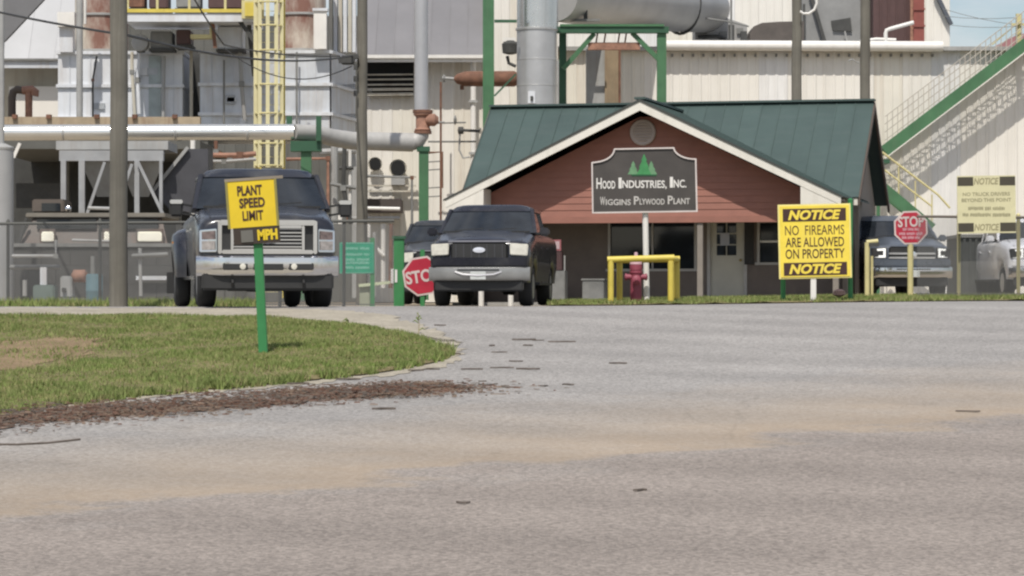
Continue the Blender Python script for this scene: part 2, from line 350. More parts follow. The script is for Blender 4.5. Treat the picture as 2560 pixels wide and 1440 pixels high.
def keep_isl(x, y):
    wob = .22*np.sin(x*2.3+1.7*np.sin(y*1.9))+.18*np.sin(x*5.1-y*3.7); pr = np.ones(len(x))
    for k_, v_ in ((1.45, .8), (1.2, .58), (.98, .38), (.72, .2)):
        ins = inside(scn_c+(spoly-scn_c)*k_, x+wob, y+wob*.8); pr[ins] = v_
    bald = np.sin(x*1.3+2*np.sin(y*.7))*np.sin(y*1.1+x*.6) > .78; pr[bald] *= .5
    return rng.random(len(x)) < pr
icen = ipoly.mean(0)
blades('tall_grass', icen+(ipoly-icen)*np.array([1.015, 1.045]), 9000, .05, .13, mGrass, .0, 'taller weedy tufts along the ragged rim of the grass island', 'grass', lambda x, y: (y < icen[1]+1.) & (~inside(icen+(ipoly-icen)*.94, x, y)) & (np.sin(x*7+np.sin(y*9)*2)*np.sin(y*5+x*3) > -.1), .012)
blades('grass', ipoly, 110000, .025, .06, mGrass, .03, 'mown green grass covering the roadside island at the left', 'grass', keep_isl)
lawn_px = [(0.7, 57.2), (3, 57.1), (6, 57.3), (9, 57.2), (12.5, 57.0), (16, 57.0), (16, 66), (8, 66.5), (5, 66.5), (0.9, 66.5)]
lawn, lpoly = poly_sheet('lawn', None, .02, mTurf, mound=.02, pts=[Vector((a, b, 0)) for a, b in lawn_px], jitter=.12)
blades('grass', lpoly, 60000, .04, .10, mGrass, .02, 'strip of green lawn in front of the gatehouse', 'grass', None, .016)
left_weeds = np.array([(-9.5, 48.5), (-4.4, 48.5), (-4.4, 51), (-9.5, 51)])
blades('weeds', left_weeds, 9000, .03, .16, mGrass, 0., 'low weeds growing along the foot of the left chain link fence', 'weeds', None, .014)

# bark litter strip and scraps
mBark = mat('bark_litter', (.15, .092, .07), .9, var=.6, scale=7, spec=.2)
mBarkD = mat('bark_dark', (.135, .112, .095), .9, var=.4, scale=6, spec=.2)
def flake(mb, p, L_, W_, H_, a):
    c, s_ = math.cos(a), math.sin(a); r_ = random.uniform
    top = []; bot = []
    for (u, v) in ((-1, -.6), (1, -r_(.3, .9)), (r_(.7, 1.1), r_(.5, 1)), (-r_(.7, 1), r_(.4, 1))):
        x, y = u*L_/2, v*W_/2; bot.append((p[0]+x*c-y*s_, p[1]+x*s_+y*c, p[2])); top.append((p[0]+.9*(x*c-y*s_), p[1]+.9*(x*s_+y*c), p[2]+H_*r_(.4, 1)))
    mb.hexa(bot+top)
center = [ground_at(*p) for p in ((-120, 1086), (0, 1066), (150, 1052), (300, 1040), (450, 1029), (600, 1018), (750, 1005), (900, 992), (1000, 984), (1090, 977), (1180, 968), (1250, 966))]
wid = [.5, .5, .5, .55, .6, .55, .5, .42, .3, .17, .07, .03]
mbs = [MB(), MB(), MB()]
for cl in range(230):
    t = min(.999, random.random()**1.25)*(len(center)-3.0) if cl < 190 else random.uniform(6, 9.); k = int(t); f = t-k
    p = center[k].lerp(center[k+1], f); wd_ = wid[k]*(1-f)+wid[k+1]*f
    if math.sin(t*5.1)+math.sin(t*2.3+1) > 1.35: continue
    cx_, cy_ = p.x+random.gauss(0, .25), p.y+random.gauss(0, wd_*.5)+.28; el = random.uniform(.15, .6) if t < 8 else .12; n_ = int(random.paretovariate(1.3)*20); which = random.choice((0, 0, 1, 1, 2))
    for i in range(min(n_, 120)):
        x = cx_+random.gauss(0, el); y = cy_+random.gauss(0, .09)+.25*(x-cx_)
        flake(mbs[which if random.random() < .75 else random.randrange(3)], (x, y, float(G(x, y))+  .006+.06*random.random()**2), min(.3, random.lognormvariate(-3.35, .6)), random.uniform(.006, .026), random.uniform(.003, .014), random.gauss(.2, .6))
for mb, nm, cl_ in zip(mbs, ('dark', 'reddish', 'tan'), ((.085, .055, .043), (.15, .088, .065), (.205, .15, .112))):
    o = mb.build('bark_litter', mat('bark_'+nm, cl_, .9, var=.45, scale=9, spec=.2), normals=False); o['kind'] = 'stuff'; tag(o, nm+' shredded bark washed in a ragged strip along the island edge', 'bark')
bed_t = [center[i]+Vector((0, wid[i]*.5+.25, 0)) for i in range(len(center)-2)]; bed_b = [center[i]+Vector((0, .2-wid[i]*.4, 0)) for i in range(len(center)-2)]
poly_sheet('bark_dust_bed', None, .009, mat('bark_dust', (.17, .122, .095), .95, var=.55, scale=3., fine=.3, bscale=30, spec=.1), pts=bed_b+bed_t[::-1], jitter=.16, step=.1)
scraps = [(1310, 851, 60), (1345, 852, 30), (1405, 856, 70), (1320, 865, 25), (1248, 882, 40), (1230, 866, 15), (1130, 887, 45), (1180, 925, 55), (1255, 921, 60), (1320, 924, 60), (1215, 963, 40), (1160, 972, 50), (1270, 970, 50), (1360, 967, 20), (1420, 963, 30), (960, 1025, 60), (1100, 815, 30), (1545, 910, 45), (1158, 1260, 36), (1600, 1228, 36), (1080, 925, 40), (1040, 928, 40), (870, 950, 60), (745, 962, 55), (2420, 1030, 60), (1290, 905, 35)]
NTH = ('first', 'second', 'third', 'fourth', 'fifth', 'sixth', 'seventh', 'eighth')
def scrap_label(x, y):
    if y < 830: return 'lone bark scrap behind the island tip, nearest to the trucks'
    if y > 1100: return '%s of the two lone dark scraps on the foreground asphalt' % ('left' if x < 1400 else 'right')
    if x > 2000: return 'flattened bark scrap alone on the road far at right'
    if y > 1000: return 'lone bark scrap on the road just below the bark strip'
    for lo_, hi_, nm_ in ((840, 870, 'farthest'), (870, 915, 'second farthest'), (915, 935, 'third farthest'), (935, 990, 'nearest')):
        if lo_ <= y < hi_:
            k_ = sorted(q_[0] for q_ in scraps if lo_ <= q_[1] < hi_).index(x); return '%s from the left in the %s row of bark scraps round the island tip' % (NTH[k_], nm_)
for (sx_, sy_, l_) in scraps:
    p = ground_at(sx_, sy_); mb = MB(); L_ = l_/F*p.y
    n_ = max(4, int(L_/.035)); W_ = random.uniform(.02, .045); up_ = []; dn_ = []
    for q in range(n_+1):
        u = q/n_; h_ = W_*(math.sin(math.pi*min(.97, max(.03, u)))**.5)*random.uniform(.35, 1.)
        xx = (u-.5)*L_; cy = .04*math.sin(u*5+sx_)
        up_.append((xx, cy+h_, 0)); dn_.append((xx, cy-h_*random.uniform(.5, 1), 0))
    mb.prism(dn_+up_[::-1], (0, 0, random.uniform(.008, .018)))
    o = mb.build('bark_scrap', mBarkD); o.location = (p.x, p.y, p.z+.004)
    o['label'] = scrap_label(sx_, sy_)
    o['category'] = 'bark'; o['group'] = 'bark scraps scattered on the road'
mb = MB()
pts = [ground_at(*q) + Vector((0, 0, .008)) for q in ((-60, 1113), (40, 1114), (120, 1110), (200, 1101))]
mb.tube(pts, .008, 6); o = mb.build('fallen_stick', mBarkD, smooth=True); tag(o, 'thin bent stick lying on the road below the bark strip', 'stick')


mStalk = mat('dry_weed_stalk', (.36, .30, .19), .9)
for px_, yb_, yt_, lab in ((1046, 836, 782, 'tallest'), (872, 826, 800, 'shorter')):
    g_ = ground_at(px_, yb_); t = thing('weed_stalk', lab+' dry weed stalk at the far rim of the grass island', 'weed', g_)
    hgt = (yb_-yt_)/F*g_.y
    MB().tube([g_, g_+Vector((.01, 0, hgt*.5)), g_+Vector((-.01, 0, hgt))], [.007, .005, .003], 6).build('stem', mStalk, t)
    for k_ in range(7):
        a_ = random.uniform(0, 6.28); b0 = g_+Vector((0, 0, hgt*random.uniform(.15, .95))); MB().tube([b0, b0+Vector((math.cos(a_)*.05, math.sin(a_)*.05, .03)), b0+Vector((math.cos(a_)*.09, math.sin(a_)*.09, .01))], [.006, .008, .002], 4).build('leaf', mGrass, t)
# ------------------------------------------------------------------ materials of the place
mCream = mat('cream_sheet_metal', (.74, .71, .65), .55, var=.05, scale=.7, streak=.4, scol=(.58, .545, .48), sscale=(2.5, 2.5, .16), sth=.54)
mCreamW = mat('greyed_white_sheet', (.73, .72, .70), .55, var=.07, scale=.8, streak=.5, scol=(.54, .52, .49), sscale=(3.5, 3.5, .18), sth=.53)
mCreamY = mat('yellowed_sheet', (.70, .665, .585), .55, var=.08, scale=.8, streak=.5, scol=(.50, .42, .33), sscale=(4, 4, .14), sth=.55)
mCreamD = mat('aged_cream_metal', (.52, .49, .41), .6, var=.12, scale=.9, streak=.5, scol=(.32, .25, .18), sscale=(3, 3, .2), sth=.5)
mGalv = mat('galvanised_sheet', (.56, .585, .62), .5, .05, var=.16, scale=1.1, streak=.55, scol=(.42, .375, .33), sscale=(3, 3, .25), sth=.53)
mGalvL = mat('pale_galvanised', (.64, .66, .69), .5, .0, var=.12, scale=1.2, streak=.5, scol=(.46, .42, .38), sscale=(3, 3, .3), sth=.52)
mSteel = mat('bright_steel_jacket', (.66, .66, .64), .27, .9, var=.08, scale=1.5)
mSteelD = mat('dull_steel_jacket', (.50, .50, .49), .40, .6, var=.12, scale=1.5)
mRustTank = mat('rust_stained_tank', (.60, .55, .47), .55, var=.12, scale=1., streak=.95, scol=(.20, .085, .06), sscale=(.9, .9, .35), sth=.46)
mRust = mat('rusty_iron', (.17, .085, .055), .85, var=.4, scale=5, bump=.3)
mRustL = mat('rusty_pipe_fitting', (.30, .16, .11), .8, var=.35, scale=6, bump=.3)
mMaroon = mat('maroon_cladding', (.085, .045, .042), .6, var=.15)
mBrick = mat('red_oxide_steel', (.23, .065, .05), .6, var=.2)
mDark = mat('dark_equipment', (.055, .055, .052), .7, var=.3, scale=3)
mGreyEq = mat('grey_equipment', (.20, .20, .19), .7, var=.25, scale=3)
mGreyP = mat('grey_painted_steel', (.34, .34, .33), .6, var=.15, scale=2, streak=.4, scol=(.22, .18, .14))
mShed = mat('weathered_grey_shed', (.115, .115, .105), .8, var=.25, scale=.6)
mGreen = mat('green_painted_steel', (.058, .155, .072), .5, var=.18, scale=2, streak=.25, scol=(.12, .16, .10))
mGreenD = mat('dark_green_steel', (.03, .095, .05), .55, var=.2, scale=2)
mYel = mat('safety_yellow_paint', (.62, .50, .09), .5, var=.12, scale=3, streak=.4, scol=(.42, .30, .08))
mYelP = mat('faded_yellow_paint', (.58, .52, .26), .6, var=.12, scale=3, streak=.4, scol=(.38, .30, .16))
mWhite = mat('white_paint', (.74, .72, .68), .5, var=.06, scale=2, streak=.3, scol=(.5, .46, .4))
mWood = mat('weathered_pole_wood', (.165, .155, .13), .9, var=.3, scale=1., streak=.6, scol=(.115, .105, .088), sscale=(22, 22, .5), sth=.5, spec=.2)
mBlk = mat('black_cable', (.03, .03, .03), .6)
mGlassD = mat('dark_window_glass', (.018, .022, .026), .06, var=.2, spec=.6)
mWire = mat('galvanised_wire', (.15, .15, .145), .6, .2)
mConc = mat('stained_concrete', (.30, .29, .27), .9, var=.2, scale=1.2, streak=.4, scol=(.18, .17, .15), fine=.1)

# ------------------------------------------------------------------ gatehouse
HX, HYo, HA = 3.137, 67.23, R(-14)
hc, hs = math.cos(HA), math.sin(HA)
hz = .05
house = thing('gatehouse', 'small gatehouse with green metal roof and reddish brown front gable over a porch', 'building', (HX, HYo, hz), HA)
def hl(px, yl):          # photograph column -> local x on the plane y = yl
    t = (px-1280)/F; c, s_ = math.cos(R(14)), math.sin(R(14))
    return (t*(HYo+yl*c)-HX-yl*s_)/(c+t*s_)
def hzl(py, px, yl):     # photograph row -> local z
    c, s_ = math.cos(R(14)), math.sin(R(14)); x = hl(px, yl); Y = HYo-x*s_+yl*c
    return E-(py-HY)/F*Y-hz
mRoof = mat('green_roof_panel', (.050, .080, .074), .5, .0, var=.14, scale=.8, streak=.35, scol=(.075, .10, .095), sscale=(4, .5, .5))
mSid = mat('red_brown_siding', (.30, .135, .102), .75, var=.12, scale=2., streak=.25, scol=(.235, .115, .09), sscale=(1, 4, 4))
mTrim = mat('cream_trim', (.72, .69, .62), .55, var=.06, scale=2, streak=.3, scol=(.5, .47, .4))
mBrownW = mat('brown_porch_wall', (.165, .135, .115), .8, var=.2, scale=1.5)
mDoor = mat('grey_beige_door', (.50, .475, .40), .6, var=.08)
APZ, EVZ, HS = 4.67, 2.41, 4.65     # fascia apex, eave height, half span
FY = -.75
rake = lambda x: APZ-(APZ-EVZ)*abs(x)/HS
# gable boards
z0 = hzl(541, 1600, 0); bh = .155; inset = .26
k = 0
while z0+k*bh < APZ-inset-.1:
    a, b = z0+k*bh, min(z0+(k+1)*bh, APZ-inset-.02)
    xa = (APZ-inset-a)/(APZ-EVZ)*HS; xb = max(.03, (APZ-inset-b)/(APZ-EVZ)*HS)
    xa = min(xa, HS-.55); xb = min(xb, HS-.55)
    mb = MB(); mb.add([(-xa, -.026, a), (xa, -.026, a), (xb, -.012, b), (-xb, -.012, b), (-xa, .05, a), (xa, .05, a), (xb, .05, b), (-xb, .05, b)],
                      [(0, 1, 2, 3), (7, 6, 5, 4), (0, 4, 5, 1), (1, 5, 6, 2), (2, 6, 7, 3), (3, 7, 4, 0)])
    mb.build('siding_board', mSid, house, world=False); k += 1
# header beam under the gable
MB().box((0, .03, z0-.075), (2*(HS-.55), .16, .15)).build('porch_header', mSid, house, world=False)
# gable vent
vx, vz = hl(1607, -.05), hzl(331, 1607, -.05)
vent = MB().lathe((vx, -.05, vz), [(.20, -.03), (.29, -.04), (.31, -.02), (.31, .05)], 28, 'y').build('gable_vent', mat('vent_grey', (.42, .36, .33), .6), house, smooth=True, world=False)
for i in range(7):
    zz = vz-.2+i*.066; hw = math.sqrt(max(.01, .22**2-(zz-vz)**2))
    MB().box((vx, -.095, zz), (2*hw, .012, .035), Matrix.Rotation(R(35), 3, 'X')).build('louvre', mat('vent_grey', (.42, .36, .33)), vent, world=False)
# cross gable roof panels, both slopes
sl_len = math.hypot(HS, APZ-EVZ); ang = math.atan2(APZ-EVZ, HS)
PW = .46
def rib_panel(length, width, name):
    mb = MB(); mb.box((length/2, 0, .0), (length, width, .03))
    mb.box((length/2, -width/2+.02, .024), (length, .022, .018))
    return mb
ny = 11
for sgn in (1, -1):
    first = None
    for i in range(ny):
        if first is None:
            first = rib_panel(sl_len+.04, PW, 'roof_panel').build('roof_panel', mRoof, house, world=False); o = first
        else: o = dup(first, house)
        o.location = (0, FY+PW/2+i*PW, APZ+.015)
        o.rotation_euler = (0, ang, 0) if sgn > 0 else (0, ang, math.pi)
MB().bar((0, FY-.03, APZ+.05), (0, FY+ny*PW, APZ+.05), .26, .05).build('ridge_cap', mRoof, house, world=False)
# rake fascia boards and eave returns
for sgn in (1, -1):
    p = [(0, FY-.03, APZ-.0), (sgn*HS, FY-.03, EVZ), (sgn*HS, FY-.03, EVZ-.19), (0, FY-.03, APZ-.235)]
    MB().prism(p, (0, .06, 0)).build('rake_fascia', mTrim, house, world=False)
    MB().prism([(0, FY-.05, APZ+.03), (sgn*(HS+.05), FY-.05, EVZ+.01), (sgn*(HS+.05), FY-.05, EVZ-.035), (0, FY-.05, APZ-.03)], (0, .03, 0)).build('drip_edge', mat('dark_drip_edge', (.05, .055, .05), .6), house, world=False)
    x1 = HS-.03; x2 = HS-.92
    MB().prism([(sgn*x1, FY-.02, EVZ-.16), (sgn*x2, FY-.02, rake(x2)-.2), (sgn*x2, FY-.02, EVZ-.24), (sgn*x1, FY-.02, EVZ-.28)], (0, .7, 0)).build('eave_return', mTrim, house, world=False)
    # soffit under the overhang
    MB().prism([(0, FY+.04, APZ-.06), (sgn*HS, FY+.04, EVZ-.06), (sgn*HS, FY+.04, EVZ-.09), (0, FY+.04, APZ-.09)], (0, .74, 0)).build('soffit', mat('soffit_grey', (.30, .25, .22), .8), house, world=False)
# main block: roof
XL, XR, YE, YR, YB = -4.85, 4.8, 1.25, 4.3, 7.35
RZ, EZ = 4.90, 2.47
mlen = math.hypot(YR-YE, RZ-EZ); mang = math.atan2(RZ-EZ, YR-YE)
nx = 21; pw = (XR-XL)/nx
first = None
for side in (0, 1):
    for i in range(nx):
        if first is None:
            first = rib_panel(mlen+.03, pw, 'roof_panel').build('roof_panel', mRoof, house, world=False); o = first
        else: o = dup(first, house)
        o.location = (XL+(i+.5)*pw, YR, RZ+.0)
        o.rotation_euler = (0, mang, -math.pi/2) if side == 0 else (0, mang, math.pi/2)
MB().bar((XL-.02, YR, RZ+.03), (XR+.02, YR, RZ+.03), .3, .05).build('ridge_cap', mRoof, house, world=False)
for xx, sg in ((XR, 1), (XL, -1)):
    for (ya, yb) in ((YE, YR), (YB, YR)):
        MB().prism([(xx-.02*sg, ya, EZ-.02), (xx-.02*sg, yb, RZ-.02), (xx-.02*sg, yb, RZ-.2), (xx-.02*sg, ya, EZ-.2)], (.05*sg, 0, 0)).build('barge_board', mat('brown_barge', (.10, .075, .06), .7), house, world=False)
    xw = xx-.3*sg
    MB().prism([(xw, YE+.35, 0), (xw, YB-.35, 0), (xw, YB-.35, EZ-.1), (xw, YR, RZ-.28), (xw, YE+.35, EZ-.1)], (-.12*sg, 0, 0)).build('end_wall', mat('brown_end_wall', (.24, .205, .17), .8, var=.15), house, world=False)
MB().box((0, YE+.02, EZ-.11), (XR-XL-.1, .03, .17)).build('eave_fascia', mTrim, house, world=False)
WY = 1.8
MB().box((0, YB-.4, 1.2), (9, .12, 2.4)).build('rear_wall', mBrownW, house, world=False)
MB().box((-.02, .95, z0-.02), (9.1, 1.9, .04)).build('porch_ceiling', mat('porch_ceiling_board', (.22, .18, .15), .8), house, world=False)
# front wall behind the porch with openings: window, door, window
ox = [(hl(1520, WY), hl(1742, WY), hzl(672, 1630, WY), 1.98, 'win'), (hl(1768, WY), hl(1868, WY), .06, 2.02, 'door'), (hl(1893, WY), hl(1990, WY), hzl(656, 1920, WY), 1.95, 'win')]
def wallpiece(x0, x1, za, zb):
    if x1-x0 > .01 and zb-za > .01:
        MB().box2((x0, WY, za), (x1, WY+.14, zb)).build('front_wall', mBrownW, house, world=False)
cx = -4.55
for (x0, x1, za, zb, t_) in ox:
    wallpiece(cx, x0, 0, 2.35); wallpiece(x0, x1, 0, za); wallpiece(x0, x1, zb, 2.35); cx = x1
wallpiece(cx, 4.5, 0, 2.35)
mFrame = mat('window_frame_paint', (.42, .40, .37), .6)
def window(x0, x1, za, zb, nmul, midrail=False):
    wdw = MB().box2((x0-.05, WY-.03, za-.06), (x1+.05, WY-.002, za)).build('window', mFrame, house, world=False)
    MB().box2((x0, WY+.06, za), (x1, WY+.075, zb)).build('pane', mGlassD, wdw, world=False)
    fr = MB()
    for a, b in (((x0, za), (x0+.06, zb)), ((x1-.06, za), (x1, zb)), ((x0+.06, zb-.06), (x1-.06, zb))):
        fr.box2((a[0], WY-.025, a[1]), (b[0], WY+.05, b[1]))
    fr.build('frame', mFrame, wdw, world=False)
    for i in range(1, nmul):
        xm = x0+(x1-x0)*i/nmul; MB().box2((xm-.02, WY+.02, za), (xm+.02, WY+.055, zb-.06)).build('mullion', mFrame, wdw, world=False)
    if midrail:
        zm = (za+zb)/2-.03; MB().box2((x0+.06, WY+.018, zm), (x1-.06, WY+.058, zm+.05)).build('meeting_rail', mat('white_paint', (.74,)*3), wdw, world=False)
    return wdw
window(ox[0][0], ox[0][1], ox[0][2], ox[0][3], 2)
window(ox[2][0], ox[2][1], ox[2][2], ox[2][3], 1, True)
for xs_ in (ox[2][0]-.19, ox[2][1]+.19):
    sh = MB().box2((xs_-.11, WY-.05, ox[2][2]-.05), (xs_+.11, WY-.004, ox[2][3]+.05)).build('shutter', mat('dark_shutter', (.03, .028, .026), .7), house, world=False)
d0, d1, dz0, dz1, _ = ox[1]
MB().box2((d0, WY-.03, dz0), (d0+.08, WY+.05, dz1)).build('door_frame', mFrame, house, world=False)
MB().box2((d1-.08, WY-.03, dz0), (d1, WY+.05, dz1)).build('door_frame', mFrame, house, world=False)
MB().box2((d0+.08, WY-.03, dz1-.07), (d1-.08, WY+.05, dz1)).build('door_frame', mFrame, house, world=False)
door = MB().box2((d0+.082, WY+.03, dz0), (d1-.082, WY+.075, dz1-.072)).build('door', mDoor, house, world=False)
lx0, lx1, lz0, lz1 = hl(1790, WY), hl(1842, WY), hzl(640, 1800, WY), hzl(556, 1800, WY)
for i in range(2):
    for j in range(3):
        MB().box2((lx0+(lx1-lx0)*i/2+.015, WY+.02, lz0+(lz1-lz0)*j/3+.015), (lx0+(lx1-lx0)*(i+1)/2-.015, WY+.032, lz0+(lz1-lz0)*(j+1)/3-.015)).build('pane', mGlassD, door, world=False)
MB().box2((lx0+.1, WY+.012, lz0+.25), (lx0+.32, WY+.018, lz1-.25)).build('taped_notice', mat('paper', (.40, .41, .46), .7), door, world=False)
MB().lathe((d1-.16, WY+.0, 1.0), [(.012, .03), (.03, .015), (.034, -.01), (.02, -.03)], 12, 'y').build('door_knob', mat('brass', (.4, .3, .12), .35, .8), door, world=False, smooth=True)
mPost = mat('porch_post_paint', (.25, .22, .19), .7)
for px_, yy in ((1751, .06), (2090, .06), (1200, .06)):
    x = hl(px_, yy); MB().box((x, yy, z0/2-.08), (.13, .13, z0-.16)).build('porch_post', mPost, house, world=False)
for yy in (1.0, 2.4):
    MB().box((XR-.22, yy+.3, 1.15), (.10, .1, 2.3)).build('side_post', mPost, house, world=False)
MB().box((0, .95, -.06), (9.3, 2.2, .12)).build('porch_slab', mConc, house, world=False)
# things standing on the porch
def hw(px, yl, z=0.):
    x = hl(px, yl); c, s_ = math.cos(R(14)), math.sin(R(14)); return (HX+x*c+yl*s_, HYo-x*s_+yl*c, hz+z)
t = thing('utility_box', 'plain grey utility box low on the gatehouse porch beside the hydrant guard', 'box', hw(1487, .5), HA)
MB().box((0, 0, .27), (.52, .4, .5)).build('cabinet', mGreyEq, t, world=False, bevel=.015); MB().box((0, 0, .54), (.56, .44, .04)).build('lid', mGreyEq, t, world=False)
t = thing('kiosk_stand', 'dark kiosk stand with pinkish notice on top in the porch shade', 'kiosk', hw(1398, -.2), HA)
MB().box((0, 0, .38), (.34, .3, .72)).build('cabinet', mGreyEq, t, world=False, bevel=.015)
MB().box((-.03, -.02, .97), (.24, .2, .46)).build('console', mat('dark_red_console', (.07, .035, .035), .6), t, world=False, bevel=.02)
MB().box((-.04, -.1, 1.34), (.22, .03, .26)).build('notice_board', mat('dusty_red', (.30, .10, .11), .6), t, world=False); MB().box((-.04, -.12, 1.34), (.15, .008, .18)).build('notice', mat('pink_paper', (.45, .33, .34), .7), t, world=False)
MB().cyl((.13, 0, .74), (.13, 0, 1.1), .02).build('post', mGreyP, t, world=False)

# ------------------------------------------------------------------ plant buildings at the back
def corrugated(name, x0, x1, za, zb, Y, m, parent, pwid=.95, part='wall_panel', ribs=3):
    n = max(1, round((x1-x0)/pwid)); pw_ = (x1-x0)/n; prof = []
    for r_ in range(ribs):
        u0 = -pw_/2+pw_*r_/ribs; d = pw_/ribs
        prof += [(u0, 0), (u0+d*.62, 0), (u0+d*.70, -.018), (u0+d*.90, -.018), (u0+d*.985, 0)]
    prof.append((pw_/2-.004, 0)); prof = [(u, v) for u, v in prof]
    mb = MB(); q = len(prof)
    vs_ = [(u, v, 0) for u, v in prof]+[(u, v, zb-za) for u, v in prof]
    mb.add(vs_, [(i, i+1, q+i+1, q+i) for i in range(q-1)]); mb.prism([(-pw_/2+.002, .012, 0), (pw_/2-.002, .012, 0), (pw_/2-.002, .012, zb-za), (-pw_/2+.002, .012, zb-za)], (0, .05, 0))
    first = None; L0 = root(parent).location
    for i in range(n):
        if first is None: first = mb.build(part, m, parent, world=False); o = first
        else: o = dup(first, parent)
        o.location = (x0+(i+.5)*pw_-L0[0], Y-L0[1], za-L0[2])
        if m.name == 'cream_sheet_metal':
            o.material_slots[0].link = 'OBJECT'; o.material_slots[0].material = random.choice((mCream, mCream, mCreamW, mCreamY))
YW = 95.
wx = lambda px, Y=YW: (px-1280)/F*Y
wz = lambda py, Y=YW: E-(py-HY)/F*Y
mill = thing('mill_building', 'long cream corrugated metal mill building with white pipe along its eave', 'building', (6, YW, 0))
corrugated('p', wx(1395), wx(2760), 0, wz(128), YW, mCream, mill)
MB().box2((wx(1390), YW+.1, 0), (wx(2760), YW+14, wz(132))).build('building_core', mCreamD, mill)
MB().box2((wx(1390), YW-.3, wz(128)), (wx(2760), YW+14.2, wz(118))).build('roof', mGreyP, mill)
MB().cyl((wx(1655), YW-.42, wz(116)), (wx(2352), YW-.42, wz(119)), .17, 16).build('eave_pipe', mWhite, mill, smooth=True)
for px_ in range(1680, 2350, 26):
    MB().box((wx(px_), YW-.12, wz(139)), (.06, .2, .09)).build('purlin_end', mGreyEq, mill)
YU = 112.
up = thing('upper_mill_block', 'set back cream corrugated upper block rising above the mill eave', 'building', (wx(1900, YU), YU, 0))
corrugated('p', wx(1180, YU), wx(2375, YU), 0, wz(-60, YU), YU, mCream, up)
MB().box2((wx(1183, YU), YU+.1, 0), (wx(2370, YU), YU+9, wz(-60, YU))).build('block_core', mCreamD, up)
MB().bar(P(2338, -20, YU-.2), P(2378, 62, YU-.2), .25, .14).build('barge_board', mat('slate_trim', (.08, .09, .11), .6), up)
# dark rooftop hood, maroon box, red column, grey sheds on the mill roof
h = thing('roof_hood', 'rounded dark brown exhaust hood sitting on the mill roof', 'vent hood', P(1930, 118, 99))
pr = [P(1875, 118, 99), P(1875, 84, 99), P(1884, 66, 99), P(1905, 57, 99), P(1950, 54, 99), P(2010, 53, 99), P(2010, 118, 99)]
MB().prism(pr, (0, 2.2, 0)).build('hood_shell', mat('brown_hood', (.095, .08, .07), .6, var=.2), h)
MB().pxbox(1885, 106, 2005, 113, 98.9, .1).build('hood_lip', mGreyEq, h)
t = thing('maroon_bin', 'tall dark maroon cladded bin standing above the mill eave', 'bin', P(2230, 118, 100))
MB().pxbox(2183, -40, 2286, 112, 100, 3).build('bin_wall', mMaroon, t)
for px_ in (2200, 2220, 2240, 2262): MB().pxbox(px_, -40, px_+4, 110, 99.95, .06).build('cladding_rib', mMaroon, t)
t = thing('red_steel_column', 'red oxide steel column right of the maroon bin', 'column', P(2300, 112, 99.5))
MB().pxbox(2284, -40, 2311, 110, 99.5, .3).build('flange', mBrick, t); MB().pxbox(2276, -40, 2284, 110, 99.6, .1).build('edge_angle', mRustL, t)
for yy in (20, 62): MB().pxbox(2282, yy, 2313, yy+5, 99.45, .06).build('splice_plate', mBrick, t)
t = thing('roof_handrail_pipe', 'bent white vent pipe reaching from mill roof to red column', 'pipe', P(2215, 112, 98.5))
MB().tube([P(2215, 112, 98.5), P(2214, 84, 98.5), P(2216, 76, 98.5), P(2226, 72, 98.5), P(2284, 56, 98.5)], .07, 10).build('pipe', mWhite, t, smooth=True)
MB().tube([P(2150, 104, 98.5), P(2190, 98, 98.5), P(2240, 100, 98.5)], .06, 10).build('branch', mWhite, t, smooth=True)
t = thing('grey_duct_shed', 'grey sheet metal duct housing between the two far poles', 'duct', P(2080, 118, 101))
MB().prism([P(2005, 112, 101), P(2005, -40, 101), P(2160, -40, 101), P(2150, 112, 101)], (0, 3, 0)).build('housing', mat('plain_grey_sheet', (.25, .25, .245), .6, var=.12), t)  # plain grey sheet metal with slight tonal variation
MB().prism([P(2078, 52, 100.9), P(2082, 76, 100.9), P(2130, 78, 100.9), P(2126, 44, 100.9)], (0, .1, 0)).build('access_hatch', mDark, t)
MB().bar(P(2025, -20, 100.8), P(2062, 106, 100.8), .12, .12).build('brace', mDark, t); MB().bar(P(2010, 10, 100.8), P(2010, 95, 100.8), .08, .08).build('conduit', mDark, t)
MB().bar(P(2112, 78, 100.8), P(2118, 108, 100.8), .06, .06).build('stay', mGreyP, t)
t = thing('grey_filter_housing', 'dusty grey filter housing on the mill roof right of the round duct', 'housing', P(1800, 112, 101))
MB().prism([P(1738, 112, 101), P(1738, 40, 101), P(1775, 14, 101), P(1800, 40, 101), P(1868, 62, 101), P(1868, 112, 101)], (0, 1.6, 0)).build('housing', mat('dusty_grey_housing', (.34, .335, .325), .6, var=.25, scale=1.5, streak=.5, scol=(.2, .18, .16)), t)
for x0, y0, x1, y1 in ((1750, 60, 1768, 84), (1778, 50, 1792, 66), (1800, 78, 1818, 100), (1842, 70, 1858, 84)): MB().pxbox(x0, y0, x1, y1, 100.9, .12).build('hatch', mGreyEq, t)
MB().tube([P(1745, 92, 100.8), P(1790, 90, 100.8), P(1830, 104, 100.8)], .06, 8).build('pipe', mDark, t, smooth=True)
t = thing('roof_junction_pipes', 'small grey pipe cluster on the mill roof beside the round duct', 'pipes', P(1835, 112, 98))
MB().tube([P(1828, 100, 98), P(1828, -20, 98)], .035, 8).build('riser', mGreyEq, t); MB().pxbox(1822, 62, 1836, 100, 98, .2).build('valve_box', mDark, t)
MB().tube([P(1760, 45, 98), P(1828, 55, 98), P(1872, 66, 98)], .03, 8).build('conduit', mGreyEq, t); MB().pxbox(1852, 78, 1868, 100, 98, .2).build('motor', mDark, t)

